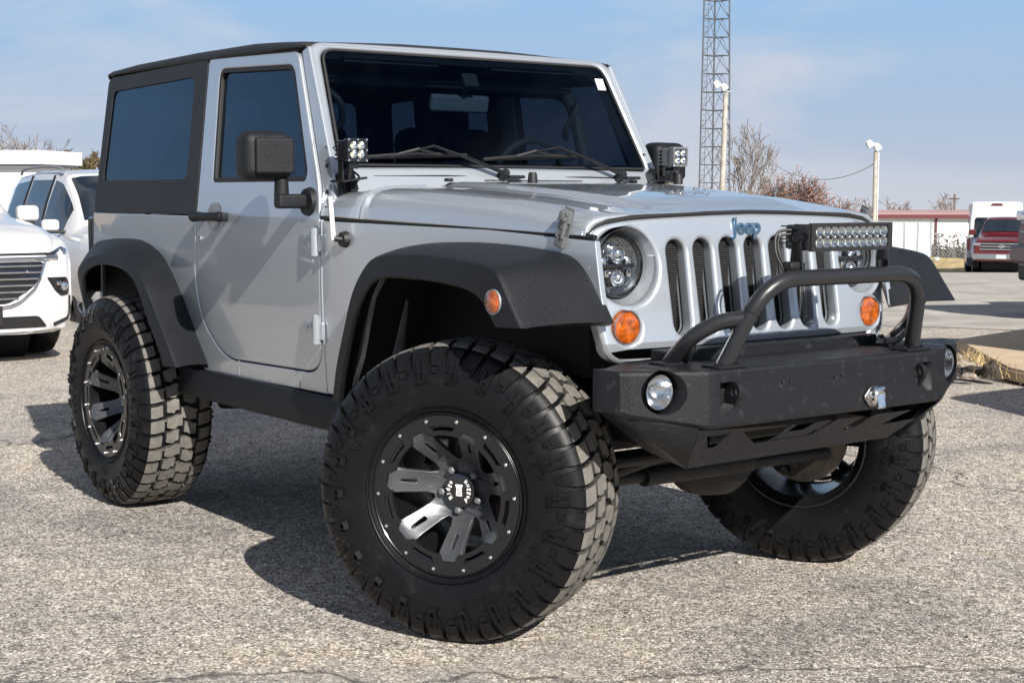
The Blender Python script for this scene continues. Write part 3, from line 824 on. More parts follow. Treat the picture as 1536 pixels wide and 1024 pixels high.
# ---------------- FLARES
def flare(path, m, name):
    """path: list of (B, C, O) 3D points with positive half width in y."""
    cols = list(zip(*path)); n = 5
    Bc, Cc, Oc = [smooth_curve([Vector(p) for p in c], n) for c in cols]
    b = B(); rows = []
    for Bp, Cp, Op in zip(Bc, Cc, Oc):
        inn = Vector((Bp.x, Bp.y-.012, Bp.z)); out = []
        d = (Cp-Bp)
        out.append(Bp+Vector((0, -.010, -.0))); out.append(Bp)
        for t in (.12, .3, .5, .7, .86): out.append(Bp+d*t+Vector((0, 0, .006*math.sin(math.pi*t))))
        # rounded crease
        a_ = Cp-d*.07; c_ = Cp+(Op-Cp)*.10
        for t in (0, .33, .66, 1): out.append(a_*(1-t)**2+Cp*2*t*(1-t)+c_*t*t)
        out.append(Cp+(Op-Cp)*.5); out.append(Op-(Op-Cp)*.08); out.append(Op+Vector((0, -.006, 0)))
        back = Op+Vector((0, -.016, .004)); out.append(back)
        out.append(Bp*.35+Cp*.65+(Op-Cp)*.28+Vector((0, -.012, 0)))
        out.append(Bp+(Op-Cp)*.2+Vector((0, -.01, -.01)))
        rows.append([Vector((p.x, -m*p.y, p.z)) for p in out])
    vs = grid(b, rows, close=True)
    for rg in (vs[0], vs[-1]):
        try: b.faces.new(rg)
        except ValueError: pass
    return link(name, b, 'plastic', J, sharp=R(45))
FP = [((-.700, .790, .640), (-.655, .855, .640), (-.600, .860, .640)),
      ((-.655, .790, .760), (-.585, .880, .760), (-.530, .885, .752)),
      ((-.600, .785, .900), (-.490, .905, .895), (-.440, .910, .885)),
      ((-.545, .775, 1.020), (-.400, .925, 1.020), (-.345, .930, .985)),
      ((-.479, .760, 1.105), (-.300, .932, 1.110), (-.262, .938, 1.050)),
      ((-.370, .737, 1.152), (-.215, .933, 1.137), (-.180, .940, 1.070)),
      ((-.250, .719, 1.171), (-.090, .933, 1.146), (-.080, .940, 1.073)),
      ((-.050, .692, 1.178), (.060, .933, 1.146), (.060, .940, 1.072)),
      ((.120, .668, 1.173), (.200, .933, 1.139), (.180, .940, 1.064)),
      ((.265, .650, 1.161), (.310, .933, 1.129), (.262, .940, 1.052)),
      ((.345, .638, 1.146), (.362, .933, 1.120), (.315, .940, 1.028)),
      ((.400, .630, 1.105), (.392, .933, 1.098), (.345, .940, .998)),
      ((.450, .622, 1.035), (.440, .933, 1.035), (.363, .940, .978)),
      ((.492, .614, .965), (.494, .933, .966), (.378, .940, .962))]
RP = [((-2.93, .786, .90), (-2.77, .90, .85), (-2.735, .90, .80)),
      ((-2.95, .786, 1.00), (-2.76, .925, .97), (-2.695, .93, .90)),
      ((-2.90, .787, 1.095), (-2.70, .93, 1.02), (-2.655, .935, .970)),
      ((-2.713, .788, 1.123), (-2.60, .932, 1.050), (-2.56, .938, 1.008)),
      ((-2.56, .788, 1.130), (-2.49, .932, 1.064), (-2.44, .938, 1.023)),
      ((-2.38, .788, 1.128), (-2.33, .932, 1.056), (-2.32, .938, 1.022)),
      ((-2.252, .788, 1.104), (-2.19, .932, 1.036), (-2.20, .938, 1.006)),
      ((-2.150, .788, 1.066), (-2.09, .932, 1.010), (-2.12, .938, .975)),
      ((-2.075, .787, 1.010), (-2.015, .932, .960), (-2.055, .938, .915)),
      ((-1.977, .786, .915), (-1.935, .930, .870), (-1.975, .938, .815)),
      ((-1.870, .780, .775), (-1.83, .930, .760), (-1.90, .937, .730)),
      ((-1.775, .774, .650), (-1.735, .928, .652), (-1.835, .936, .652))]
for m in (1, -1):
    f = flare(FP, m, 'front_flare')
    b = B(); lathe(b, [(.0, .014), (.018, .012), (.031, .005), (.033, -.004)], 28, 'Y', (0, 0, 0))
    for v in b.verts: v.co = Vector((.372+v.co.x, -m*(.937+v.co.y), 1.030+v.co.z))
    mk = link('side_marker', b, 'amber', J)
    b = B(); lathe(b, [(.032, .003), (.035, .004), (.036, -.006)], 28, 'Y')
    for v in b.verts: v.co = Vector((.372+v.co.x, -m*(.937+v.co.y), 1.030+v.co.z))
    link('marker_ring', b, 'silver_in', mk)
    flare(RP, m, 'rear_flare')
    # black wheel housings behind the flares
    for P_, nm in ((FP, 'front_wheel_well'), (RP, 'rear_wheel_well')):
        b = B(); rows = []
        for p in P_:
            Bp = p[0]
            if Bp[0] > .37: continue
            rows.append([Vector((Bp[0], -m*(Bp[1]-.004), Bp[2]-.022)), Vector((Bp[0], -m*.44, Bp[2]-.03))])
        grid(b, rows); xs_ = [p[0][0] for p in P_]
        ff = [r[1] for r in rows]; vs = [b.verts.new(p) for p in ff]; b.faces.new(vs)
        link(nm, b, 'black', J)
# inner fender struts seen in the arch
b = B(); tube(b, [(-.50, -.72, .66), (-.43, -.70, .98)], [.035, .006], 6, flat=.3); link('mud_guard', b, 'greyplast', J)
# ---------------- ROCKER / STEP
for m in (1, -1):
    b = plate([rounded([(-1.99, .515), (-1.985, .628), (-.50, .628), (-.50, .560), (-.56, .515)], .012)], .11, .012, 3)
    for v in b.verts: x, z, t = v.co; v.co = Vector((x, -m*(.745+t+.012*sstep((.62-z)/.06)), z))
    link('rocker_guard', b, 'rocker', J)
    for x in (-1.50, -1.02):
        b = B(); tube(b, [(x, -m*(yside(x, .66)+.0005), .692), (x-.006, -m*(yside(x, .64)+.0005), .634)], .0022, 5); link('sill_seam', b, 'silver_in', J)
# ---------------- CHASSIS
b = B()
for m in (1, -1):
    tube(b, fillet([(.62, -m*.40, .63), (.25, -m*.40, .63), (-.3, -m*.40, .60), (-1.9, -m*.42, .58), (-2.2, -m*.42, .72), (-2.9, -m*.42, .70)], .1), .055, 8)
    tube(b, [(-.05, -m*.42, .40), (-.95, -m*.40, .50)], .026, 8)      # control arm
    tube(b, [(-2.38, -m*.42, .40), (-1.55, -m*.40, .50)], .026, 8)
    tube(b, [(.02, -m*.44, .42), (-.02, -m*.44, .95)], .055, 12)      # spring tower
    tube(b, [(-.13, -m*.50, .38), (-.10, -m*.48, .90)], [.03, .02], 10)
link('frame_rails', b, 'chassis', J)
for m in (1, -1):
    b = B(); tube(b, [(.03+.062*math.cos(t*.35), -m*.43+.062*math.sin(t*.35), .48+.0026*t) for t in range(150)], .0085, 6); link('coil_spring', b, 'chassis', J)
    b = B(); box(b, (0, -m*.66, .445), (.11, .07, .20), None, .025, 3); tube(b, [(0, -m*.60, .36), (0, -m*.66, .33), (.10, -m*.66, .40)], .022, 8); tube(b, [(.02, -m*.60, .50), (-.12, -m*.50, .62)], .008, 6); tube(b, [(.0, -m*.55, .445), (0, -m*.68, .445)], .06, 14); link('steering_knuckle', b, 'chassis', J)
    b = B(); tube(b, smooth_curve([(.05, -m*.60, .50), (.12, -m*.52, .58), (.06, -m*.46, .70), (.02, -m*.44, .82)], 6), .007, 6); link('brake_hose', b, 'seal', J)
b = B()
tube(b, [(0, -.70, .445), (0, .70, .445)], .042, 14); tube(b, [(.0, .13, .445), (.0, .33, .445)], [.10, .14], 16)
lathe(b, [(0, .19), (.07, .18), (.12, .12), (.14, .03), (.14, -.03), (.10, -.1), (0, -.12)], 24, 'X', (.0, .22, .44))
link('front_axle', b, 'chassis', J)
b = B(); tube(b, [(-2.424, -.70, .445), (-2.424, .70, .445)], .042, 14); lathe(b, [(0, .16), (.12, .12), (.14, 0), (.10, -.12), (0, -.16)], 24, 'X', (-2.424, 0, .445)); link('rear_axle', b, 'chassis', J)
b = B(); tube(b, [(.16, -.66, .44), (.17, .66, .42)], .021, 12); tube(b, [(.22, -.50, .45), (.20, .45, .60)], .020, 12); tube(b, [(.17, -.20, .432), (.17, .28, .43)], .032, 12)
tube(b, [(.30, -.48, .52), (.30, .48, .52)], .017, 10); link('steering_links', b, 'chassis', J)
b = B(); box(b, (-1.5, .1, .50), (.6, .3, .12), None, .03); tube(b, [(-.4, .1, .52), (-1.2, .1, .52)], .09, 14); tube(b, [(-1.3, -.35, .50), (-2.1, -.35, .50)], .05, 10)
tube(b, [(-.5, -.33, .50), (-1.2, -.33, .48)], .035, 10); link('drivetrain', b, 'chassis', J)
# ---------------- INTERIOR
b = B(); box(b, (-1.02, 0, 1.30), (.30, 1.36, .16), None, .04); box(b, (-.93, 0, 1.365), (.16, 1.30, .03), None, .01); link('dashboard', b, 'interior', J)
b = B(); tube(b, [Vector((-1.20+.07*math.cos(t)*.4, .38+.18*math.sin(t), 1.36+.18*math.cos(t))) for t in [2*math.pi*k/28 for k in range(29)]], .014, 8); box(b, (-1.17, .38, 1.36), (.05, .12, .10), None, .02); tube(b, [(-1.16, .38, 1.34), (-1.02, .38, 1.30)], .03, 10); link('steering_wheel', b, 'interior', J)
for s in (-1, 1):
    b = B(); box(b, (-1.75, s*.37, 1.30), (.14, .48, .62), Matrix.Rotation(R(-10), 4, 'Y'), .06, 3); box(b, (-1.50, s*.37, 1.02), (.50, .48, .14), None, .05, 3); st = link('seat', b, 'seat', J)
    b = B(); box(b, (-1.815, s*.37, 1.68), (.10, .26, .20), Matrix.Rotation(R(-8), 4, 'Y'), .045, 3); link('headrest', b, 'seat', st)
b = B()
for s in (-1, 1):
    tube(b, fillet([(-1.05, s*.60, 1.30), (-1.20, s*.60, 1.74), (-2.0, s*.60, 1.79), (-2.1, s*.60, 1.79), (-2.75, s*.60, 1.25)], .12), .028, 10)
    tube(b, [(-2.0, s*.60, 1.79), (-2.0, s*.62, .90)], .030, 10)
tube(b, [(-1.98, -.60, 1.79), (-1.98, .60, 1.79)], .032, 10); tube(b, [(-1.22, -.60, 1.75), (-1.22, .60, 1.75)], .022, 8)
for s in (-1, 1): tube(b, fillet([(-1.14, s*.585, 1.70), (-1.10, s*.55, 1.66), (-1.14, s*.52, 1.58), (-1.17, s*.555, 1.55)], .04), .013, 8)
link('roll_bar', b, 'interior', J)
b = B(); tube(b, [(-1.04, -.62, 1.405), (-1.02, 0, 1.425), (-1.04, .62, 1.405)], .016, 8)
for y in (-.40, -.05, .40): tube(b, [(-1.03, y, 1.42), (-1.0, y, 1.37)], .008, 6)
link('grab_bar', b, 'greyplast', J)
b = B(); box(b, (-1.10, -.03, 1.668), (.03, .27, .068), Matrix.Rotation(R(12), 4, 'Y'), .014, 3); im = link('interior_mirror', b, 'greyplast', J)
b = B(); tube(b, [(-1.09, -.02, 1.69), (-1.04, -.02, 1.76)], .012, 8); box(b, (-1.045, -.02, 1.75), (.03, .07, .06), Matrix.Rotation(-R(28), 4, 'Y'), .01); link('mirror_mount', b, 'interior', im)
b = B(); box(b, (-1.17, .33, 1.80), (.14, .42, .02), Matrix.Rotation(R(-8), 4, 'Y'), .008); link('sun_visor', b, 'interior', J); b = B(); box(b, (-1.17, -.33, 1.80), (.14, .42, .02), Matrix.Rotation(R(-8), 4, 'Y'), .008); link('sun_visor', b, 'interior', J)
# ---------------- WIPERS, PODS, ANTENNA, LATCHES, PADS
def wp(y, z, t=.012):  # point on the windshield plane at height z
    v = (z-V0.z)/VD.z; return wsp(y, v, t)
for (b0, b1, a1, pv) in (((-.62, 1.448), (-.17, 1.462), (-.325, 1.478), (-.04, 1.385)), ((-.10, 1.448), (.36, 1.466), (.25, 1.484), (.53, 1.385))):
    b = B(); A = wp(*b0, .006); Z = wp(*b1, .006)
    tube(b, [A, (A+Z)/2+VN*.014+Vector((0,0,.004)), Z], .0065, 6); tube(b, [A-VN*.005, Z-VN*.005], .005, 4)
    mid = (A+Z)/2; q = (A*.3+Z*.7)
    tube(b, [A*.75+Z*.25, mid+VN*.028+Vector((0,0,.012)), A*.25+Z*.75], .006, 6)
    wpo = link('wiper', b, 'seal', J)
    b = B(); e = wp(*a1, .036); pvt = wp(*pv, .03)
    tube(b, [mid+VN*.03+Vector((0,0,.01)), e, lerp(e, pvt, .5)+VN*.006, pvt], [.006, .009, .011, .014], 8, flat=.6)
    tube(b, [pvt-VN*.03, pvt+VN*.012], [.02, .015], 12); box(b, tuple(pvt+Vector((0, .05, -.012))), (.03, .07, .012), None, .005)
    link('wiper_arm', b, 'plastic', wpo)
for m in (1, -1):
    y = -m*.735
    b = B(); box(b, (-.725, y, 1.470), (.055, .070, .070), None, .006, 2)
    for k in range(5): box(b, (-.760, y, 1.442+.014*k), (.03, .066, .006), None, .001)
    pf = plate([rounded([(y-.0385, 1.4315), (y+.0385, 1.4315), (y+.0385, 1.5085), (y-.0385, 1.5085)], .006), rounded([(y-.030, 1.440), (y+.030, 1.440), (y+.030, 1.500), (y-.030, 1.500)], .006)], .026, .002)
    for v in pf.verts: py_, pz_, pt_ = v.co; v.co = Vector((-.690+pt_, py_, pz_))
    join(b, pf)
    pod = link('pod_light', b, 'greyplast' if m == -1 else 'gloss', J)
    b = B()
    for sy in (-1, 1):
        for sz in (-1, 1):
            c = (-.680, y+sy*.0145, 1.470+sz*.0145)
            disc_x(b, [(.0142, .001), (.0132, -.002), (.008, -.012), (.004, -.016), (0, -.016)], c, 18)
    link_split('led_cell', b, 'reflector', pod)
    b = B()
    for sy in (-1, 1):
        for sz in (-1, 1): box(b, (-.6930, y+sy*.0145, 1.470+sz*.0145), (.004, .010, .010))
    link_split('led', b, 'led', pod)
    b = B(); box(b, (-.6775, y, 1.470), (.002, .060, .060)); link('lens', b, 'lens', pod)
    b = B()
    for sy in (-1, 0, 1):
        for sz in (-1, 1): tube(b, [(-.678, y+sy*.0345, 1.470+sz*.0345), (-.6745, y+sy*.0345, 1.470+sz*.0345)], .0038, 8)
    for sy in (-1, 1): tube(b, [(-.678, y+sy*.0345, 1.470), (-.6745, y+sy*.0345, 1.470)], .0038, 8)
    link_split('pod_screw', b, 'chrome', pod)
    b = B(); box(b, (-.725, y, 1.418), (.05, .035, .02), None, .003); tube(b, [(-.728, y, 1.415), (-.735, y, 1.375)], .010, 8)
    box(b, (-.755, -m*.725, 1.372), (.10, .09, .008), Matrix.Rotation(m*R(8), 4, 'X'), .002)
    box(b, (-.800, -m*.738, 1.345), (.05, .012, .09), Matrix.Rotation(R(-25), 4, 'Y'), .003); box(b, (-.745, -m*.760, 1.40), (.03, .008, .07), None, .002)
    box(b, (-.79, -m*.70, 1.375), (.035, .03, .10), Matrix.Rotation(R(-28), 4, 'Y'), .004)
    link('pod_bracket', b, 'gloss', J)
    b = B(); tube(b, smooth_curve([(-.75, y, 1.45), (-.775, y+m*.03, 1.41), (-.75, y+m*.05, 1.38), (-.79, y+m*.055, 1.36)], 5), .004, 6); link('pod_cable', b, 'seal', J)
    # hood pads
    z = interp(ZC, -.25)+.012
    b = B(); tube(b, [(-.25, -m*.325, z-.004), (-.25, -m*.325, z+.026), (-.25, -m*.325, z+.032)], [.017, .0145, .011], 20); link('hood_bumper', b, 'seal', J)
    # hood latch
    x = .315; yl = yfend(x, 1.2)
    b = B()
    T = Matrix.Translation((x, -m*(yl+.004), 1.218)) @ Matrix.Rotation(m*R(8), 4, 'Z') @ Matrix.Rotation(R(18), 4, 'Y') @ Matrix.Scale(.86, 4)
    lb = B(); box(lb, (0, 0, .052), (.040, .030, .046), None, .007); box(lb, (.002, -m*.010, .040), (.026, .022, .066), None, .006); box(lb, (-.004, -m*.006, .008), (.030, .024, .05), None, .008)
    box(lb, (0, -m*.004, -.036), (.042, .022, .040), None, .006); tube(lb, [(-.016, -m*.014, .062), (.016, -m*.014, .062)], .007, 8); tube(lb, [(-.010, -m*.012, .05), (-.012, -m*.016, -.02)], .005, 8); tube(lb, [(.010, -m*.012, .05), (.012, -m*.016, -.02)], .005, 8)
    tube(lb, [(-.02, -m*.01, -.022), (.02, -m*.01, -.022)], .006, 8); box(lb, (.0, m*.006, .03), (.044, .006, .105), None, .003); box(lb, (-.004, -m*.022, .055), (.020, .014, .030), None, .004); tube(lb, [(.012, -m*.018, .045), (.012, -m*.030, .045)], .006, 8)
    join(b, lb, T); link('hood_latch', b, 'greyplast', J)
b = B(); tube(b, [(-.690, -.770, 1.172), (-.690, -.795, 1.172)], [.030, .024], 24); tube(b, [(-.690, -.79, 1.172), (-.700, -.818, 1.176)], .010, 10); an = link('antenna', b, 'seal', J)
b = B(); tube(b, [(-.700, -.818, 1.170), (-.712, -.822, 1.315)], [.0085, .0075], 10); link('antenna_stub', b, 'stubshine', an)  # white coat stands in for the bright shine of silver metal
# washer nozzles
for y in (-.42, .42):
    b = B(); box(b, (-.60, y, 1.372), (.03, .022, .012), None, .004); link('washer_nozzle', b, 'seal', J)
# ---------------- FRONT BUMPER
FX = .765   # centre face
b = B()
# cross-sections along y: (y, x_front, z_top, z_bot, x_back)
st = [(-.745, .585, .852, .735), (-.742, .60, .852, .735), (-.722, .655, .850, .730), (-.700, .672, .850, .722), (-.52, .752, .848, .688), (-.495, .762, .848, .684), (-.47, .765, .848, .683), (.47, .765, .848, .683), (.495, .762, .848, .684), (.52, .752, .848, .688), (.700, .672, .850, .722), (.722, .655, .850, .730), (.742, .60, .852, .735), (.745, .585, .852, .735)]
rows = []
for (y, xf_, zt, zb) in st:
    xb = .455 if abs(y) < .66 else .57; r = .012
    rows.append([Vector((xb, y, zt)), Vector((xf_-r, y, zt)), Vector((xf_-r*.3, y, zt-r*.3)), Vector((xf_, y, zt-r)), Vector((xf_+.004, y, zb+r)), Vector((xf_-r*.3, y, zb+r*.3)), Vector((xf_-r, y, zb)), Vector((xb, y, zb+.01))])
vs = grid(b, rows, close=True); b.faces.new(vs[0]); b.faces.new(vs[-1])
bump = link('front_bumper', b, 'powder', J, smooth=False)
# cut the lamp pockets and the recovery-point windows
def cutter(bm):
    me = bpy.data.meshes.new('c'); bmesh.ops.recalc_face_normals(bm, faces=bm.faces[:]); bm.to_mesh(me); bm.free(); o = bpy.data.objects.new('c', me); C.objects.link(o); return o
def boolean(o, cbm):
    c = cutter(cbm); md = o.modifiers.new('b', 'BOOLEAN'); md.object = c; md.operation = 'DIFFERENCE'; md.solver = 'EXACT'
    dg = bpy.context.evaluated_depsgraph_get(); dg.update()
    me = bpy.data.meshes.new_from_object(o.evaluated_get(dg)); o.modifiers.clear(); old = o.data; o.data = me
    bpy.data.objects.remove(c)
cb = B()
for s in (-1, 1):
    t = B(); tube(t, [(.60, s*.612, .79), (.80, s*.612, .79)], .060, 40); join(cb, t)
    pl_ = [(s*.455, .812), (s*.455, .722), (s*.435, .722), (s*.375, .772), (s*.375, .800), (s*.388, .812)]
    t = plate([pl_], .06)
    for v in t.verts: y, z, q = v.co; v.co = Vector((.76+q, y, z))
    join(cb, t)
boolean(bump, cb)
for f in bump.data.polygons: pass
for s in (-1, 1):
    # recovery tab: a plate standing in the window
    b = B()
    t = plate([rounded([(.70, .722), (.700, .811), (.772, .811), (.790, .797), (.790, .772), (.765, .735)], .010), circle((.768, .783), .0115, 20)], .016, .002)
    for v in t.verts: x, z, q = v.co; v.co = Vector((x, s*.396+q, z))
    join(b, t)
    link('recovery_tab', b, 'powder', bump)
    t = B(); disc_x(t, [(.0585, -.09), (.0585, -.012), (.0600, -.004)], (.700, s*.612, .79), 40); fg_housing = link('fog_pocket', t, 'gloss', bump)
    t = B(); disc_x(t, [(.050, -.050), (.051, -.012), (.048, -.006), (.046, -.010)], (.700, s*.612, .79), 40); fl_ = link('fog_light', t, 'chrome', J)
    t = B(); disc_x(t, [(.048, -.012), (.038, -.035), (.018, -.05), (0, -.052)], (.700, s*.612, .79), 32); box(t, (.668, s*.612-.014, .80), (.03, .02, .012), None, .003); link('fog_reflector', t, 'reflector', fl_)
    t = B(); disc_x(t, [(.048, -.010), (.035, -.003), (.018, .001), (0, .002)], (.700, s*.612, .79), 40); link('fog_lens', t, 'lens', fl_)
# raised rear ledge of the bumper top, hoop foot plates
b = B(); box(b, (.515, 0, .858), (.06, .92, .045), None, .005); box(b, (.50, 0, .80), (.09, 1.0, .09)); link('bumper_ledge', b, 'powder', bump)
b = B()
for s in (-1, 1): box(b, (.725, s*.400, .8515), (.07, .11, .008), None, .002); box(b, (.585, s*.475, .8515), (.07, .10, .008), None, .002)
for s in (-1, 1):
    for q in (-.04, .04): tube(b, [(.735, s*.400+q, .853), (.735, s*.400+q, .862)], .008, 6)
link_split('foot_plate', b, 'powder', bump)
b = B()
for (y, z) in ((-.21, .797), (-.178, .795), (.011, .794), (.04, .797)): tube(b, [(.766, y, z), (.7705, y, z)], .0055 if y not in (-.178, .04) else .004, 12)
link_split('bolt_hole', b, 'black', bump)
b = plate([rounded([(-.048, 0), (-.018, .030), (.018, .030), (.048, 0), (.018, -.030), (-.018, -.030)], .010)], .008, .002)
for v in b.verts: y, z, t = v.co; v.co = Vector((.775+t, .175+y, .727+z))
pg = link('trailer_plug', b, 'steel', J)
b = B(); disc_x(b, [(.026, 0), (.026, .022), (.020, .026), (0, .026)], (.777, .175, .727), 24); box(b, (.800, .175, .717), (.014, .034, .05), Matrix.Rotation(R(-12), 4, 'Y'), .005); tube(b, [(.79, .150, .752), (.79, .20, .752)], .006, 8)
for s in (-1, 1): tube(b, [(.777, .175+s*.036, .727), (.784, .175+s*.036, .727)], .005, 8)
link('plug_cover', b, 'chrome', pg)
# skid plate with raked windows
cut = []
for (a0, a1, b0_, b1_) in ((-.47, -.38, -.43, -.405), (-.33, -.10, -.24, -.20), (-.13, .04, -.17, -.03), (.07, .18, .00, .12), (.24, .40, .17, .30)):
    if a0 == -.33: cut.append([(a0, .028), (a1, .028), (-.19, .085), (-.24, .085)])
    else: cut.append([(a0, .028), (a1, .028), (b1_, .078), (b0_, .078)])
b = plate([[(-.52, 0), (.52, 0), (.47, .07), (.40, .145), (-.46, .155), (-.49, .07)]]+cut, .007, .001, 1)
for v in b.verts:
    y, s_, t = v.co; v.co = Vector((.752-s_*.75-t*.6, y, .684-s_*.83))
link('skid_plate', b, 'powder', bump)
b = B()
for s in (-1, 1):
    b = B(); vs = [b.verts.new(p) for p in ((.655, s*.70, .728), (.752, s*.52, .690), (.640, s*.455, .560), (.52, s*.50, .60), (.57, s*.72, .735))]
    b.faces.new((vs[0], vs[1], vs[2])); b.faces.new((vs[0], vs[2], vs[3], vs[4]))
    o = link('bumper_gusset', b, 'powder', bump); sm = o.modifiers.new('t', 'SOLIDIFY'); sm.thickness = .006
b = B(); box(b, (.45, 0, .70), (.10, .96, .14), None, .01); box(b, (.44, 0, .60), (.05, .85, .05), None, .01); link('frame_cross_member', b, 'chassis', J)
# hoop
b = B(); tw = .0235
top = fillet([(.725, -.405, .848), (.775, -.365, .965), (.838, -.265, 1.075), (.846, -.20, 1.092), (.846, .20, 1.092), (.840, .345, 1.080), (.800, .405, .99), (.725, .400, .848)], .055, 6)
top = fillet([(.725, -.405, .848), (.815, -.330, 1.092), (.815, .330, 1.092), (.725, .405, .848)], .12, 8)
tube(b, top, tw, 18)
hoop = link('bull_bar', b, 'tubepc', J)
for s in (-1, 1):
    b = B(); tube(b, fillet([(.770, s*.366, .985), (.720, s*.420, .975), (.665, s*.475, .930), (.580, s*.475, .850)], .06, 6), .0225, 16); link('bull_bar_brace', b, 'tubepc', hoop)
    b = B(); P_ = Vector((.784, s*.356, 1.008)); D_ = (Vector((.815, s*.330, 1.092))-Vector((.725, s*.405, .848))).normalized(); tube(b, [P_-D_*.003, P_+D_*.003], .0253, 20); link('weld_bead', b, 'tubepc', hoop)
    b = B(); tube(b, smooth_curve([(.60, s*.475, .875), (.62, s*.455, .888), (.66, s*.46, .905), (.63, s*.45, .870), (.60, s*.43, .862)], 4), .012, 8); link('tow_shackle', b, 'tubepc', bump)
# light bar
LX, LZ = .792, 1.205
b = B(); LY0, LY1 = -.170, .176; LC = (LY0+LY1)/2; LW = LY1-LY0
b = plate([rounded([(LY0, LZ-.040), (LY1, LZ-.040), (LY1, LZ+.040), (LY0, LZ+.040)], .004), rounded([(LY0+.018, LZ-.029), (LY1-.018, LZ-.029), (LY1-.018, LZ+.029), (LY0+.018, LZ+.029)], .008)], .014, .002)
for v in b.verts: y, z, t = v.co; v.co = Vector((LX+.030+t, y, z))
lb = link('light_bar', b, 'gloss', J)
b = B(); box(b, (LX-.032, LC, LZ), (.08, LW-.012, .070), None, .008)
for k in range(6): box(b, (LX-.075, LC, LZ-.030+.012*k), (.03, LW-.02, .004))
for s, yy in ((-1, LY0), (1, LY1)):
    box(b, (LX+.002, yy+s*.002, LZ), (.06, .006, .074), None, .002)
    for k in range(5): box(b, (LX-.015, yy+s*.006, LZ-.026+.013*k), (.05, .008, .005))
link('bar_housing', b, 'gloss', lb)
b = B(); NL = 10
for i in range(NL):
    for sz in (-1, 1):
        y = LY0+.036+(LW-.072)*i/(NL-1); disc_x(b, [(.0168, .000), (.0145, -.004), (.008, -.013), (.004, -.017), (0, -.017)], (LX+.033, y, LZ+sz*.0148), 16)
link_split('led_cell', b, 'reflector', lb)
b = B()
for i in range(NL):
    for sz in (-1, 1): box(b, (LX+.0185, LY0+.036+(LW-.072)*i/(NL-1), LZ+sz*.0148), (.003, .007, .007))
link_split('led', b, 'led', lb)
b = B(); box(b, (LX+.0345, LC, LZ), (.002, LW-.036, .058)); link('lens', b, 'lens', lb)
b = B()
for i in range(7):
    for sz in (-1, 1): y = LY0+.012+(LW-.024)*i/6; tube(b, [(LX+.036, y, LZ+sz*.0345), (LX+.0345, y, LZ+sz*.0345)], .0028, 8)
link_split('bar_screw', b, 'chrome', lb)
for s, yy in ((-1, LY0-.012), (1, LY1+.012)):
    b = plate([rounded([(-.022, -.098), (.030, -.098), (.018, .012), (-.008, .014)], .006)], .006, .001)
    for v in b.verts: x, z, t = v.co; v.co = Vector((LX-.012+x, yy+t, LZ+z))
    box(b, (LX-.008, yy-s*.018, LZ-.094), (.05, .045, .006)); tube(b, [(LX, yy-.012, LZ), (LX, yy+.012, LZ)], .012, 12); tube(b, [(LX-.006, yy-s*.02, LZ-.097), (LX-.006, yy-s*.02, LZ-.072)], .009, 8)
    link('bar_bracket', b, 'gloss', lb)
b = B(); tube(b, smooth_curve([(LX-.03, LY0-.0, LZ+.02), (LX-.05, LY0-.045, LZ+.012), (LX-.04, LY0-.062, LZ-.04), (LX-.02, LY0-.045, LZ-.10), (LX-.02, LY0-.03, LZ-.12)], 6), .0045, 8); tube(b, smooth_curve([(LX-.03, LY0-.0, LZ+.01), (LX-.05, LY0-.035, LZ+.0), (LX-.04, LY0-.05, LZ-.04), (LX-.02, LY0-.035, LZ-.10)], 6), .004, 8); box(b, (LX-.01, LY0-.03, LZ-.08), (.04, .045, .025), None, .008)
link('bar_cable', b, 'seal', lb)
# ---------------- WHEELS placed
ST = R(28.6)
tm = tyre_mesh(); bmesh.ops.recalc_face_normals(tm, faces=tm.faces[:])
me_t = bpy.data.meshes.new('tyre'); 
for e in tm.edges:
    if len(e.link_faces) == 2 and e.calc_face_angle(0) > R(35): e.smooth = False
for f in tm.faces: f.smooth = True
tm.to_mesh(me_t); tm.free(); me_t.materials.append(MS['rubber']); me_t.materials.append(MS['tread']); me_t.materials.append(MS['tread_side'])
first = None
for (loc, ang, spin) in (((0, -.72, 0), ST, R(170)), ((-2.424, -.937, 0), 0, R(152)), ((0, .72, 0), ST+math.pi, R(30)), ((-2.424, .937, 0), math.pi, R(75))):
    p = Vector((loc[0], loc[1], TR+.001))
    if loc[0] == 0:
        s = -1 if ang == ST else 1
        p = p+Vector((-math.sin(ST)*.217*s, math.cos(ST)*.217*s, 0))
    wh = make_wheel(J, spin)
    ty = bpy.data.objects.new('tyre', me_t); C.objects.link(ty); ty.parent = wh
    ty.rotation_euler = (0, -R({0: 0, 1: 37, 2: 81, 3: 120}[int(loc[0] != 0)+2*int(loc[1] > 0)]), 0)
    wh.matrix_parent_inverse = Matrix.Translation(-Vector(ORG)); wh.location = p; wh.rotation_euler = (0, 0, ang)
def gz(D):
    t = D-8
    if t <= 0: return 0.0
    if t < 49: return -(.0004*t*t+.013*t)
    return -(.0004*49*49+.013*49)-(t-49)*.052
D0 = Vector((-.8015, .598, 0)).normalized(); RT = Vector((D0.y, -D0.x, 0))
def at(D, px, dz=0.0):
    """ground point at depth D metres from the camera, px in photo columns"""
    p = CAM+D0*D+RT*((px-768)/2267*D); return Vector((p.x, p.y, gz(D)+dz))
b = B(); rows = []
Ds = [-60, -20, 0, 4, 8]+[8+1.5*i for i in range(1, 34)]+[70, 90, 115, 150, 250, 500, 1000]
for D in Ds:
    row = []
    for i in range(-20, 21):
        lat = math.copysign(abs(i)**1.6, i)*(6 if D < 200 else 14); p = CAM+D0*D+RT*lat; row.append(Vector((p.x, p.y, gz(D))))
    rows.append(row)
grid(b, rows)
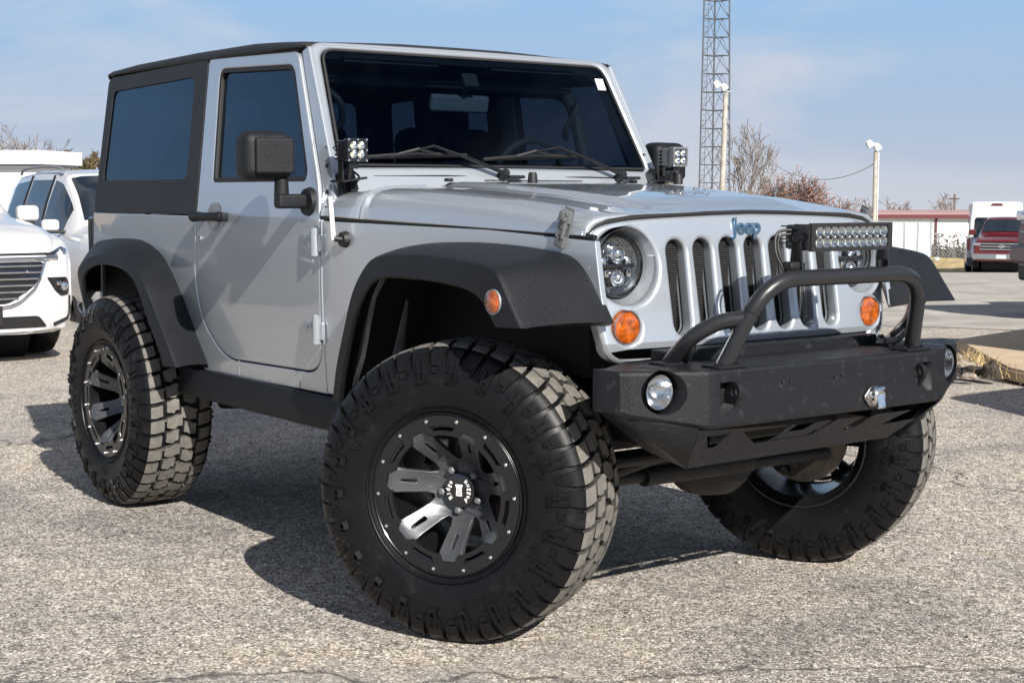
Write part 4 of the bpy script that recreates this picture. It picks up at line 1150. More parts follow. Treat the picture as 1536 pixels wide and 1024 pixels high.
def ground_mat():
    M = bpy.data.materials.new('gravelly_asphalt'); M.use_nodes = True; n = M.node_tree; bs = n.nodes['Principled BSDF']; l = n.links.new
    N = n.nodes.new; tc = N('ShaderNodeTexCoord')
    def noise_(s, d=6, r=.6, dist=0):
        z = N('ShaderNodeTexNoise'); z.inputs['Scale'].default_value = s; z.inputs['Detail'].default_value = d; z.inputs['Roughness'].default_value = r; z.inputs['Distortion'].default_value = dist; l(tc.outputs['Object'], z.inputs['Vector']); return z
    def ramp(src, stops):
        r = N('ShaderNodeValToRGB'); e = r.color_ramp.elements
        while len(e) < len(stops): e.new(.5)
        for i, (p, c) in enumerate(stops): e[i].position = p; e[i].color = (*c, 1)
        l(src, r.inputs['Fac']); return r
    def mix(f, a, b_, t='MIX'):
        m_ = N('ShaderNodeMixRGB'); m_.blend_type = t; m_.use_clamp = False
        for i, v in ((0, f), (1, a), (2, b_)):
            if isinstance(v, (int, float)): m_.inputs[i].default_value = v
            elif isinstance(v, tuple): m_.inputs[i].default_value = (*v, 1)
            else: l(v, m_.inputs[i])
        return m_.outputs[0]
    # distorted stone cells, two sizes
    vn = noise_(30, 2, .5); add = N('ShaderNodeMixRGB'); add.blend_type = 'ADD'; add.inputs[0].default_value = .018; l(tc.outputs['Object'], add.inputs[1]); l(vn.outputs['Color'], add.inputs[2])
    v1 = N('ShaderNodeTexVoronoi'); v1.inputs['Scale'].default_value = 128; v1.inputs['Randomness'].default_value = 1; l(add.outputs[0], v1.inputs['Vector'])
    v2 = N('ShaderNodeTexVoronoi'); v2.inputs['Scale'].default_value = 46; l(add.outputs[0], v2.inputs['Vector'])
    s1 = N('ShaderNodeSeparateColor'); l(v1.outputs['Color'], s1.inputs[0]); s2 = N('ShaderNodeSeparateColor'); l(v2.outputs['Color'], s2.inputs[0])
    c1 = ramp(s1.outputs[0], [(0, (.06,.055,.052)), (.22, (.20,.182,.168)), (.50, (.36,.325,.295)), (.74, (.52,.475,.43)), (.88, (.72,.68,.63)), (1, (.85,.82,.78))])
    c2 = ramp(s2.outputs[1], [(0, (.10,.09,.085)), (.45, (.29,.265,.235)), (.8, (.42,.385,.345)), (1, (.66,.63,.59))])
    col = mix(.30, c1.outputs[0], c2.outputs[0])
    # matrix between stones
    g1 = ramp(v1.outputs['Distance'], [(.45, (1,1,1)), (.80, (.55,.53,.51))]); col = mix(1, col, g1.outputs[0], 'MULTIPLY')
    # broad wear, tar-dark and sand-pale areas
    n1 = noise_(.65, 8, .65, .8); w1 = ramp(n1.outputs['Fac'], [(.34, (.66,.67,.70)), (.47, (.94,.94,.95)), (.56, (1.04,1.02,.99)), (.68, (1.16,1.11,1.03))]); col = mix(1, col, w1.outputs[0], 'MULTIPLY')
    n2 = noise_(7, 6, .65); w2 = ramp(n2.outputs['Fac'], [(.30, (.80,.80,.81)), (.55, (1.03,1.02,1.0)), (.75, (1.12,1.10,1.06))]); col = mix(1, col, w2.outputs[0], 'MULTIPLY')
    n3 = noise_(1.1, 5, .6, .3); w3 = ramp(n3.outputs['Fac'], [(.66, (0,0,0)), (.76, (.45,.45,.45))]); col = mix(w3.outputs[0], col, (.56,.43,.29))
    n5 = noise_(.55, 4, .6, .6); w5 = ramp(n5.outputs['Fac'], [(.57, (0,0,0)), (.66, (.42,.42,.42))]); col = mix(w5.outputs[0], col, (.20,.195,.20))
    # cracks
    cm = N('ShaderNodeMapping'); cm.inputs['Rotation'].default_value = (0, 0, .6); l(tc.outputs['Object'], cm.inputs[0]); dn = noise_(1.3, 5, .6)
    a2 = N('ShaderNodeMixRGB'); a2.blend_type = 'ADD'; a2.inputs[0].default_value = .9; l(cm.outputs[0], a2.inputs[1]); l(dn.outputs['Color'], a2.inputs[2])
    vc = N('ShaderNodeTexVoronoi'); vc.feature = 'DISTANCE_TO_EDGE'; vc.inputs['Scale'].default_value = .17; l(a2.outputs[0], vc.inputs['Vector'])
    cr = ramp(vc.outputs['Distance'], [(.0012, (1,1,1)), (.0040, (0,0,0))]); cf = mix(.85, (0,0,0), cr.outputs[0]); col = mix(cf, col, (.05,.047,.045))
    col = mix(1, col, (1.27,1.26,1.24), 'MULTIPLY')
    l(col, bs.inputs['Base Color']); bs.inputs['Roughness'].default_value = .92; bs.inputs['Specular IOR Level'].default_value = .25
    n4 = noise_(260, 2, .6)
    hb = mix(.35, v1.outputs['Distance'], n4.outputs['Fac'])
    bp = N('ShaderNodeBump'); bp.invert = True; bp.inputs['Strength'].default_value = .9; bp.inputs['Distance'].default_value = .006; l(hb, bp.inputs['Height'])
    l(bp.outputs[0], bs.inputs['Normal']); return M
MS['ground'] = ground_mat()
link('ground', b, 'ground', kind='structure', recalc=False, smooth=True)
# ================================================================ PLACE AROUND
LOCAL = True
MS['concrete'] = mat('pale_concrete', (.40,.37,.33), .9, bump=.4, bscale=60, bdist=.004, var=.18, vscale=1.2, col2=(.30,.275,.25), c2pos=(.45,.62), c2scale=1.3)
MS['tan_conc'] = mat('tan_concrete', (.50,.38,.26), .9, bump=.5, bscale=80, bdist=.003, var=.12, vscale=5)
MS['wall'] = mat('white_metal_wall', (.78,.79,.79), .5, var=.04, vscale=1)
MS['redtrim'] = mat('dark_red_trim', (.10,.013,.017), .5)
MS['pinkroof'] = mat('weathered_red_roof', (.42,.27,.26), .6)
MS['galv'] = mat('galvanised_steel', (.30,.32,.34), .5, .6, var=.2)
MS['mastgrey'] = mat('dull_mast_steel', (.12,.13,.145), .6, .3, var=.2)
MS['wood'] = mat('weathered_wood_pole', (.42,.38,.33), .85, var=.3, vscale=3)
MS['bark'] = mat('bare_branches', (.16,.125,.105), .9)
MS['bark2'] = mat('grey_twigs', (.20,.17,.15), .9)
MS['rustleaf'] = mat('rusty_leaves', (.32,.165,.13), .8, var=.5, vscale=2)
MS['juniper'] = mat('juniper_foliage', (.10,.075,.03), .85, var=.5, vscale=3)
MS['drygrass'] = mat('dry_grass', (.46,.34,.17), .9, var=.5, vscale=3)
MS['white_car'] = mat('white_car_paint', (.62,.62,.63), .22, 0, 1, .03)
MS['red_car'] = mat('dark_red_paint', (.13,.007,.011), .25, .2, 1, .03)
MS['maroon_car'] = mat('maroon_paint', (.075,.006,.006), .3, 0, .35, .05)
MS['dark_car'] = mat('charcoal_paint', (.04,.045,.05), .25, .3, 1, .03)
MS['carglass'] = glass('car_window', (.05,.07,.09), 1.6, boost=.03, gcol=(.8,.9,1))
MS['cabin'] = mat('dark_cabin', (.012,.014,.018), .7)
MS['alloy'] = mat('alloy_wheel', (.45,.46,.48), .3, .9)
MS['shrub'] = mat('grey_brush', (.14,.125,.10), .9, var=.5, vscale=1.5)
MS['lampglass'] = mat('floodlight_face', (.7,.72,.74), .3, .2)
MS['platewhite'] = mat('plate_white', (.75,.75,.72), .5)

# concrete apron behind, a few millimetres proud of the asphalt
b = B(); rows = []
for D in [16.5+1.5*i for i in range(27)]:
    rows.append([at(D+.4*math.sin(i*1.3), 768+ (i-4)*120+300, .006) for i in range(12)])
grid(b, rows); link('concrete_apron', b, 'concrete', kind='structure', recalc=False)

def vehicle(name, label, cat, pos, rz, S, paint, group=None, detail=True):
    T = thing(name, label, cat, pos, rz, group)
    Lr, Lf = S['x'][0], S['x'][1]
    def tabs(k, x): return interp(S[k], x)
    def sec(x):
        z0, wb, zs, zt, wt = tabs('bot', x), tabs('w', x), tabs('belt', x), tabs('top', x), tabs('wt', x)
        wt = min(wt, wb-.04); zs = min(zs, zt-.03)
        h = [(0, z0), (wb-.14, z0), (wb-.04, z0+.03), (wb-.008, z0+.12), (wb, lerp(z0, zs, .45)), (wb-.004, lerp(z0, zs, .75)), (wb-.018, zs-.06), (wb-.045, zs-.015), (wb-.07, zs),
             (lerp(wb-.07, wt, .5)+.012, lerp(zs, zt-.06, .5)), (wt, zt-.06), (wt-.03, zt-.02), (wt-.10, zt), (wt*.5, zt+.012), (0, zt+.018)]
        return h
    xs = sorted(set([Lr+(Lf-Lr)*i/44 for i in range(45)]+[v[0] for k in ('w', 'belt', 'top') for v in S[k] if Lr <= v[0] <= Lf]))
    b = B(); rows = []
    for x in xs:
        h = sec(x); rows.append([Vector((x, -y, z)) for y, z in h]+[Vector((x, y, z)) for y, z in reversed(h[1:-1])])
    vs = grid(b, rows, close=True); b.faces.new(vs[0]); b.faces.new(vs[-1])
    bmesh.ops.remove_doubles(b, verts=b.verts[:], dist=1e-5)
    body = link('body', b, paint, T, sharp=R(40), wn=False)
    me0 = body.data
    cb = B(); Rw = S['R']
    for wx in S['wheels']:
        for s in (-1, 1):
            t = B(); tube(t, [(wx, s*(S['W']-.34), Rw), (wx, s*(S['W']+.2), Rw)], Rw*1.13, 36); join(cb, t)
    boolean(body, cb)
    mb = B(); 
    for wx in S['wheels']:
        w_ = B(); tube(w_, [(wx, -S['W']+.32, Rw), (wx, S['W']-.32, Rw)], Rw*1.16, 24); join(mb, w_)
    link_split('wheel_housing', mb, 'black', T)
    # wheels
    for wx in S['wheels']:
        for s in (-1, 1):
            w_ = B(); yo = S['W']-.02
            lathe(w_, [(Rw*.64, yo-.01), (Rw*.70, yo+.002), (Rw*.90, yo), (Rw*.985, yo-.025), (Rw, yo-.05), (Rw, yo-.19), (Rw*.97, yo-.22), (Rw*.6, yo-.22)], 40)
            if s == -1: 
                for v in w_.verts: v.co.y *= -1
            for v in w_.verts: v.co += Vector((wx, 0, Rw))
            ww = link('wheel', w_, 'rubber', T)
            r_ = B(); lathe(r_, [(Rw*.66, yo-.005), (Rw*.62, yo-.02), (Rw*.60, yo-.16), (0, yo-.16)], 32)
            for k in range(5):
                for q in (-.12, .12):
                    a = 2*math.pi*k/5+q; tube(r_, [(.03*math.cos(a), yo-.03, .03*math.sin(a)), (Rw*.63*math.cos(a), yo-.025, Rw*.63*math.sin(a))], .018, 6)
            lathe(r_, [(0, yo-.018), (.05, yo-.02), (.06, yo-.05)], 16)
            for v in r_.verts: v.co = Vector((v.co.x+wx, v.co.y*s, v.co.z+Rw))
            link('rim', r_, 'alloy', ww)
    # side glass
    for (x0, x1) in S['glass']:
        for s in (-1, 1):
            g = B(); rows = []
            n = 8
            for i in range(n+1):
                x = lerp(x0, x1, i/n); h = sec(x); lo, mid, hi = Vector((h[8][0], h[8][1], 0)), Vector((h[9][0], h[9][1], 0)), Vector((h[10][0], h[10][1], 0))
                row = []
                for t in (.08, .3, .5, .7, .92):
                    p = lo.lerp(mid, t*2) if t <= .5 else mid.lerp(hi, t*2-1)
                    row.append(Vector((x, s*(p.x+.004), p.y)))
                rows.append(row)
            grid(g, rows); link('side_window', g, 'carglass_dark', T, wn=False)
    # windscreen and rear glass follow the body skin
    for key, nm in (('ws', 'windscreen'), ('rs', 'rear_glass')):
        if key in S:
            x0, x1 = S[key]; g = B(); rows = []
            for i in range(7):
                x = lerp(x0, x1, .06+.88*i/6); h = sec(x); zt = h[13][1]; wt = h[10][0]-.05
                # offset along the slope normal
                h2 = sec(x+.02); sl_ = (h2[13][1]-zt)/.02; nn = Vector((-sl_, 0, 1)).normalized()*.008
                if key == 'rs': nn = Vector((-sl_, 0, 1)).normalized()*.006
                rows.append([Vector((x, y, interp([(0, zt+.018), (h[13][0], zt+.012), (h[12][0], zt), (h[11][0], h[11][1])], abs(y))))+nn for y in [h[11][0]*(-.96+.192*j) for j in range(11)]])
            grid(g, rows); link(nm, g, 'carglass_dark', T, wn=False)
    return T, sec
MS['carglass_dark'] = mat('car_window_dark', (.012,.018,.026), .04, 0, 0, spec=.7)
SUV = dict(x=(-2.5, 2.55), W=.975, R=.385, wheels=(-1.50, 1.56),
    bot=[(-2.5,.45),(-2.2,.26),(2.1,.22),(2.55,.24)],
    w=[(-2.5,.80),(-2.42,.90),(-2.1,.96),(-1,.975),(1.6,.975),(2.0,.955),(2.25,.91),(2.42,.82),(2.50,.70),(2.55,.55)],
    belt=[(-2.5,.95),(-1.8,1.06),(0,1.03),(1.0,1.01),(1.6,1.0),(2.2,.93),(2.45,.84),(2.55,.70)],
    top=[(-2.5,1.10),(-2.42,1.30),(-2.25,1.62),(-2.0,1.72),(-1.2,1.77),(-.2,1.77),(.15,1.72),(.55,1.50),(1.10,1.13),(1.3,1.10),(1.9,1.04),(2.2,.97),(2.42,.88),(2.5,.80),(2.55,.72)],
    wt=[(-2.5,.70),(-2.2,.66),(-1,.68),(.1,.68),(.6,.72),(1.10,.80),(1.6,.84),(2.1,.82),(2.4,.72),(2.55,.5)],
    glass=[(-2.0,-1.25),(-1.15,-.25),(-.15,.72)], ws=(.18,1.08), rs=(-2.42,-2.2))
def suv_extras(T, sec, paint):
    for s in (-1, 1):
        b = B(); box(b, (.78, s*1.06, 1.12), (.12, .20, .135), None, .04, 3); o = link('side_mirror', b, paint, T)
        b = B(); box(b, (.77, s*1.0, 1.04), (.10, .24, .035), None, .012); link('mirror_foot', b, 'seal', o)
        b = B(); tube(b, smooth_curve([(-1.9, s*.66, 1.735), (-1.7, s*.66, 1.80), (-.8, s*.66, 1.825), (-.1, s*.67, 1.80), (.05, s*.67, 1.75)], 5), .018, 8); link('roof_rail', b, 'galv', T)
        b = B(); h = [sec(x) for x in (-2.0, -1.2, -.2, .72)]
        for (x, dx) in ((-1.2, .05), (-.2, .05)):
            hh = sec(x); tube(b, [(x, s*(hh[8][0]+.003), hh[8][1]), (x-.03, s*(hh[9][0]+.006), hh[9][1]), (x-.05, s*(hh[10][0]+.003), hh[10][1])], .03, 6, flat=.3)
        link_split('door_pillar', b, 'seal', T)
        for x in (-1.22, -.22, .86):
            hh = sec(x); b = B(); tube(b, [(x, s*(hh[4][0]+.0005), .36), (x, s*(hh[5][0]+.0005), hh[5][1]), (x, s*(hh[7][0]), hh[7][1])], .0045, 5); link('door_seam', b, 'seal', T)
        for x in (-.35, .62):
            b = B(); tube(b, [(x-.2, s*.985, .93), (x-.02, s*.985, .93)], .014, 8); link('door_handle', b, paint, T)
# near white crossover: front end in full
p = at(12.6, 100); cx, cy = p.x-2.36, p.y-.84
T, sec = vehicle('parked_crossover', 'white crossover showing its grille and fog lamp, nearest car at the left edge', 'car', (cx, cy, gz(12.8)), 0, SUV, 'white_car', 'white cars parked on the left')
suv_extras(T, sec, 'white_car')
T.scale = (1, 1, 1.08)
def fx(y, z):      # front skin x at (y, z): invert the plan taper
    lo, hi = 1.5, 2.55
    for _ in range(24):
        mid = (lo+hi)/2; h = sec(mid); 
        wz = 0
        for (y0, z0), (y1, z1) in zip(h, h[1:]):
            if (z0-z)*(z1-z) <= 0 and z1 != z0: wz = max(wz, lerp(y0, y1, (z-z0)/(z1-z0)))
        if wz > abs(y): lo = mid
        else: hi = mid
    return lo
def fpatch(poly, d, depth=.012, bev=.003, n=0):
    b = plate([poly], depth, bev, 1); slices(b, 0, [-.8+.1*i for i in range(17)]); slices(b, 1, [.4, .5, .6, .7, .8, .9])
    for v in b.verts:
        y, z, t = v.co; v.co = Vector((fx(y, z)+d+t, y, z))
    return b
def mirror_poly(P_): return [(-y, z) for y, z in reversed(P_)]
link('grille_panel', fpatch(rounded([(-.50,.60),(-.28,.47),(.28,.47),(.50,.60),(.60,.78),(-.60,.78)], .05), .000), 'gloss', T)
for k in range(6):
    z = .51+.048*k; w_ = interp([(.47,.30),(.60,.49),(.78,.59)], z)
    b = B(); tube(b, [(fx(y, z)+.012, y, z) for y in [w_*(-1+.1*i) for i in range(21)]], .007, 6); link('grille_bar', b, 'chrome', T)
b = B(); E_ = [(-.60,.78),(-.52,.62),(-.46,.55),(-.30,.455),(0,.45),(.30,.455),(.46,.55),(.52,.62),(.60,.78)]
tube(b, [(fx(y, z)+.012, y, z) for y, z in smooth_curve([Vector((y, z, 0)) for y, z in E_], 4) for y, z in [(y, z)]] if False else [(fx(v.x, v.y)+.012, v.x, v.y) for v in smooth_curve([Vector((y, z, 0)) for y, z in E_], 4)], .012, 6); link('grille_surround', b, 'chrome', T)
b = B(); tube(b, [(fx(y, .80)+.010, y, .80) for y in [-.72+.08*i for i in range(19)]], .016, 6); link('chrome_bar', b, 'chrome', T)
b = B(); tube(b, [(fx(y, .835)+.008, y, .835) for y in [-.70+.1*i for i in range(15)]], .010, 6); link('hood_gap', b, 'seal', T)
for s in (1, -1):
    P_ = [(.62,.80),(.84,.83),(.86,.865),(.80,.885),(.64,.835)]
    link('headlight', fpatch(P_ if s == 1 else mirror_poly(P_), .004), 'chrome', T)
    P_ = rounded([(.60,.66),(.80,.655),(.84,.60),(.82,.52),(.74,.51),(.68,.55)], .02)
    f = link('fog_surround', fpatch(P_ if s == 1 else mirror_poly(P_), .003), 'gloss', T)
    b = B(); c = (fx(.76, .585)-.008, s*.765, .585); disc_x(b, [(.034, .0), (.034, .02), (.026, .030), (0, .034)], c, 20); box(b, (fx(.70, .61)+.006, s*.70, .61), (.01, .07, .03), None, .004); link('fog_lamp', b, 'reflector', f)
    b = B(); tube(b, [(fx(y, z)+.004, s*y, z) for y, z in ((.83,.51),(.835,.40),(.80,.335),(.66,.30))], .014, 6); link('corner_trim', b, 'seal', T)
link('lower_intake', fpatch(rounded([(-.60,.285),(.60,.285),(.52,.375),(-.52,.375)], .03), .002), 'gloss', T)
b = fpatch(rounded([(-.84,.215),(.84,.215),(.86,.262),(-.86,.262)], .01), .0) ; link('bumper_skid', b, 'alloy', T)
b = B(); box(b, (2.575, 0, .385), (.03, .44, .15), None, .006); o = link('number_plate', b, 'seal', T); b = B(); box(b, (2.593, 0, .385), (.006, .31, .115)); link('plate_face', b, 'platewhite', o)
b = B(); tube(b, [(1.05, -.60, 1.155), (1.02, 0, 1.18), (1.05, .6, 1.155)], .02, 6); link('wiper_cowl', b, 'seal', T)
# farther white SUV
p = at(17.6, 110); rz = R(-4); cx, cy = p.x-.95, p.y+.93
T, sec = vehicle('parked_suv', 'white seven-seat SUV with roof rails, half hidden behind the silver off-road car', 'car', (cx, cy, gz(18)), rz, SUV, 'white_car', 'white cars parked on the left')
suv_extras(T, sec, 'white_car')
# pickups
TRK = dict(x=(-2.9, 2.9), W=1.0, R=.42, wheels=(-1.85, 1.95),
    bot=[(-2.9,.55),(2.6,.48),(2.9,.50)],
    w=[(-2.9,.95),(-2.6,1.0),(2.3,1.0),(2.6,.98),(2.8,.93),(2.9,.86)],
    belt=[(-2.9,1.25),(-.9,1.27),(1.2,1.25),(2.2,1.18),(2.75,1.10),(2.9,.98)],
    top=[(-2.9,1.36),(-1.05,1.36),(-.98,1.45),(-.80,1.88),(-.5,1.93),(.6,1.93),(.85,1.87),(1.40,1.38),(1.6,1.34),(2.5,1.28),(2.78,1.20),(2.9,1.10)],
    wt=[(-2.9,.93),(-1.0,.93),(-.8,.70),(.6,.70),(1.4,.86),(2.4,.90),(2.9,.80)],
    glass=[(-.75,-.02),(.06,1.05)], ws=(.86,1.38), rs=(-.98,-.82))
def truck_extras(T, paint):
    b = B(); box(b, (2.905, 0, 1.0), (.05, 1.30, .30), None, .03); g = link('grille_panel', b, 'gloss', T)
    for z in (.90, 1.00, 1.09):
        b = B(); box(b, (2.935, 0, z), (.02, 1.42, .035 if paint == 'red_car' else .018), None, .008); link('grille_bar', b, 'chrome' if paint == 'red_car' else 'alloy', g)
    b = B(); box(b, (2.945, 0, 1.0), (.02, .22, .07), Matrix.Identity(4), .01); box(b, (2.945, 0, 1.0), (.02, .09, .12), None, .01); link('front_emblem', b, 'chrome', g)
    for s in (-1, 1):
        b = B(); box(b, (2.86, s*.80, 1.07), (.10, .24, .10), None, .02); link('headlight', b, 'reflector', T)
        b = B(); box(b, (2.90, s*.78, .68), (.06, .20, .09), None, .02); link('fog_lamp', b, 'chrome', T)
        b = B(); box(b, (1.15, s*1.14, 1.42), (.12, .22, .19), None, .04, 3); o = link('side_mirror', b, paint, T)
        b = B(); box(b, (1.17, s*1.02, 1.36), (.06, .12, .05), None, .01); link('mirror_arm', b, 'seal', o)
    b = B(); box(b, (2.90, 0, .66), (.16, 1.86, .20), None, .04, 3); link('front_bumper', b, 'alloy' if paint == 'red_car' else paint, T)
    b = B(); box(b, (2.99, 0, .66), (.01, .32, .12), None, .003); link('number_plate', b, 'platewhite', T)
p = at(53, 1512)
tcam = -(D0+RT*.325); hd = math.atan2(tcam.y, tcam.x)
T, sec = vehicle('pickup_truck', 'dark red pickup facing us in front of the tall white van', 'truck', tuple(p-Vector((math.cos(hd), math.sin(hd), 0))*0), hd-R(5), TRK, 'red_car')
truck_extras(T, 'red_car')
# tall white van, seen from behind
VAN = dict(x=(-2.9, 2.9), W=1.03, R=.36, wheels=(-1.75, 1.80),
    bot=[(-2.9,.35),(2.9,.35)], w=[(-2.9,.98),(-2.8,1.03),(2.4,1.03),(2.9,.80)], belt=[(-2.9,1.35),(1.5,1.35),(2.3,1.15),(2.9,.85)],
    top=[(-2.9,2.58),(-2.8,2.68),(.9,2.70),(1.3,2.55),(2.1,1.35),(2.9,1.0)], wt=[(-2.9,.84),(-2.8,.88),(1.0,.86),(2.1,.90),(2.9,.7)],
    glass=[(-2.5,-1.0),(-.9,.5),(.6,1.3)], ws=(1.3,2.05))
p = at(57.5, 1488)
T, sec = vehicle('panel_van', 'tall white high-roof van seen from behind, parked past the red pickup', 'van', tuple(p), hd+math.pi+R(2), VAN, 'white_car')
b = plate([rounded([(-.78, 1.38), (.78, 1.38), (.74, 2.12), (-.74, 2.12)], .10)], .01, .002)
for v in b.verts: y, z, t = v.co; v.co = Vector((-2.908+t, y, z))
link('rear_glass', b, 'carglass_dark', T)
b = plate([rounded([(-.22, 2.55), (.22, 2.55), (.16, 2.63), (-.16, 2.63)], .03)], .02, .002)
for v in b.verts: y, z, t = v.co; v.co = Vector((-2.86+t-.05, y, z))
link('brake_light', b, 'redtrim', T)
b = B(); box(b, (-2.93, 0, .52), (.14, 2.0, .30), None, .03); link('rear_bumper', b, 'greyplast', T)
b = B(); box(b, (-2.905, 0, 1.0), (.01, .012, 1.3)); link('door_seam', b, 'seal', T)
for s in (-1, 1):
    b = B(); box(b, (-2.90, s*.95, 1.15), (.04, .10, .42), None, .01); link('tail_light', b, 'redlens', T)
b = B(); box(b, (-2.91, .30, .85), (.01, .32, .12)); link('number_plate', b, 'platewhite', T)
# maroon pickup at the right edge, nose towards the left
p = at(18, 1600); hh = math.atan2(-.86, -.5)
T, sec = vehicle('pickup_truck', 'maroon pickup cut off by the right edge, chrome grille bars towards us', 'truck', (p.x-math.cos(hh)*2.9-.2, p.y-math.sin(hh)*2.9+.35, gz(19)), hh, TRK, 'maroon_car')
truck_extras(T, 'maroon_car'); T.scale = (1.08, 1.08, 1.17)
b = B(); box(b, (2.82, 0, .47), (.16, 1.7, .20), None, .04, 3); link('air_dam', b, 'seal', T)
# two cars just outside the right edge whose shadows reach into view
for (x, y, lb_) in ((2.2, 5.12, 'charcoal SUV next to the silver car, only its shadow showing beyond the bumper'), (-.95, 8.05, 'charcoal SUV one bay farther, only its shadow showing across the pale concrete')):
    T, sec = vehicle('parked_suv', lb_, 'car', (x, y, 0), 0, SUV, 'dark_car', 'charcoal cars outside the right edge')
    suv_extras(T, sec, 'dark_car')

for (x, y, rz_, lb_) in ((-11.4, -2.9, 0, 'dark SUV beside the nearest white crossover, outside the left edge, reflected in the door'), (-11.8, -6.1, R(2), 'dark SUV two bays left of the nearest white crossover, reflected in the front fender')):
    T, sec = vehicle('parked_suv', lb_, 'car', (x, y, gz(12.6)), rz_, SUV, 'dark_car', 'dark cars outside the left edge')
    suv_extras(T, sec, 'dark_car')
T = thing('tan_building', 'low tan building across the lot, showing only as a pale band reflected in the door', 'building', (-40, -21, gz(24.6)), R(60))
b = B(); box(b, (0, 0, .6), (30, 8, 5.2)); link('wall', b, 'tan_conc', T)
b = B(); box(b, (0, 0, 3.3), (31, 9, .3)); link('roof', b, 'galv', T)

# ---------------- raised slab and rubble
b = B(); pts = [(-4.5, 7.6), (-4.9, 9.6), (-2.3, 9.6), (-1.95, 6.3), (-2.45, 5.88), (-2.9, 6.08), (-3.7, 6.85)]
vs0 = [b.verts.new((x, y, -.02)) for x, y in pts]; vs1 = [b.verts.new((x, y, .07)) for x, y in pts]
b.faces.new(vs1); 
for i in range(len(pts)): b.faces.new((vs0[i], vs0[(i+1)%len(pts)], vs1[(i+1)%len(pts)], vs1[i]))
bmesh.ops.bevel(b, geom=[e for e in b.edges if abs(e.verts[0].co.z-.07) < .001 and abs(e.verts[1].co.z-.07) < .001], offset=.02, segments=2, affect='EDGES')
link('concrete_slab', b, 'tan_conc', kind='structure')
rr_ = random.Random(5)
def rock(c, s, matn, label, seed):
    rg = random.Random(seed); b = B(); bmesh.ops.create_icosphere(b, subdivisions=3, radius=1)
    for v in b.verts:
        n_ = noise.noise(v.co*1.3+Vector((seed*7.1, 0, 0)))*.45+noise.noise(v.co*4+Vector((0, seed*3., 0)))*.2
        v.co *= 1+n_; v.co = Vector((v.co.x*s[0], v.co.y*s[1], max(-.35*s[2], v.co.z*s[2])))+Vector(c)
    o = link('rubble_lump', b, matn, sharp=R(25)); tag(o, label, 'rubble', 'rubble beside the concrete slab'); return o
MS['stump'] = mat('dark_rotten_wood', (.05,.038,.028), .95, bump=.8, bscale=40, bdist=.02, col2=(.14,.11,.08), c2pos=(.5,.7), c2scale=9)
MS['rockm'] = mat('broken_concrete', (.36,.31,.26), .95, bump=.8, bscale=50, bdist=.02, col2=(.16,.13,.10), c2pos=(.5,.65), c2scale=8)
rock((-2.93, 5.93, .03), (.075, .06, .09), 'stump', 'dark rotten stump lump leaning on the tan slab', 1)
rock((-3.12, 5.98, .02), (.15, .07, .05), 'stump', 'low dark root lump beside the tan slab', 2)
rock((-3.35, 6.22, .02), (.09, .07, .05), 'rockm', 'broken pale concrete lump left of the dark stump', 3)
rock((-3.72, 6.62, .02), (.08, .08, .045), 'rockm', 'farthest broken lump by the slab corner', 4)
rock((-3.02, 5.78, .01), (.07, .05, .03), 'rockm', 'small pale lump in front of the dark stump', 6)
b = B()
for k in range(200):
    t_ = rr_.random(); x = lerp(-2.9, -3.9, t_)+rr_.gauss(0, .08); y = lerp(5.95, 6.85, t_)+rr_.gauss(0, .08); a = rr_.uniform(0, 6.28); h = rr_.uniform(.03, .13); r = rr_.uniform(.02, .10)
    tube(b, [(x, y, 0), (x+r*.5*math.cos(a), y+r*.5*math.sin(a), h*.7), (x+r*math.cos(a), y+r*math.sin(a), h*.9)], [.004, .003, .001], 3, cap=False)
tag(link('dry_grass', b, 'drygrass', wn=False), 'dry straw-like grass tufts around the rubble', 'grass', kind='stuff')
b = B()
for k in range(700):   # loose gravel lying about
    x = rr_.uniform(-5, 2.2); y = rr_.uniform(-3.2, 6.5); s = rr_.uniform(.004, .011)
    t = B(); bmesh.ops.create_icosphere(t, subdivisions=1, radius=s)
    for v in t.verts: v.co = Vector((v.co.x*rr_.uniform(.8, 1.4), v.co.y, v.co.z*.7))+Vector((x, y, s*.4))
    join(b, t)
tag(link('loose_gravel', b, 'concrete', wn=False), 'loose gravel grains scattered on the asphalt', 'gravel', kind='stuff')

# ---------------- buildings
def bframe(D, px, rz):  # local frame: x along the wall, y away
    p = at(D, px); return Matrix.Translation(p) @ Matrix.Rotation(rz, 4, 'Z')
rtang = math.atan2(RT.y, RT.x)
def bl(nm, bm, mt, par): return link(nm, bm, mt, par)
p = at(115, 1400); T = thing('metal_building', 'long low white metal building with dark red eave trim at the far right', 'building', tuple(p), rtang+R(3))
def lb2(name, mt, T, boxes, bev=0):
    for c, s in boxes:
        b = B(); box(b, c, s, None, bev); o = link(name, b, mt); o.parent = T
lb2('wall', 'wall', T, [((-2, 6, 2.1), (26, 12, 4.6))])
b = B(); rows = [[Vector((x, y, z)) for x in (-15.3, 11.3)] for y, z in ((-.35, 4.38), (-.35, 4.48), (6, 4.72), (12.35, 4.48), (12.35, 4.38), (6, 4.62))]; grid(b, rows); o = link('roof', b, 'pinkroof', sharp=R(5)); o.parent = T
lb2('eave_trim', 'redtrim', T, [((-2, -.40, 4.28), (26.6, .12, .30))])
lb2('downspout', 'redtrim', T, [((x, -.08, 2.1), (.14, .12, 4.2)) for x in (-13.5, -7, .05, 6.0)])
lb2('roller_door', 'galv', T, [((-10.2, -.03, 1.6), (3.6, .08, 3.2))])
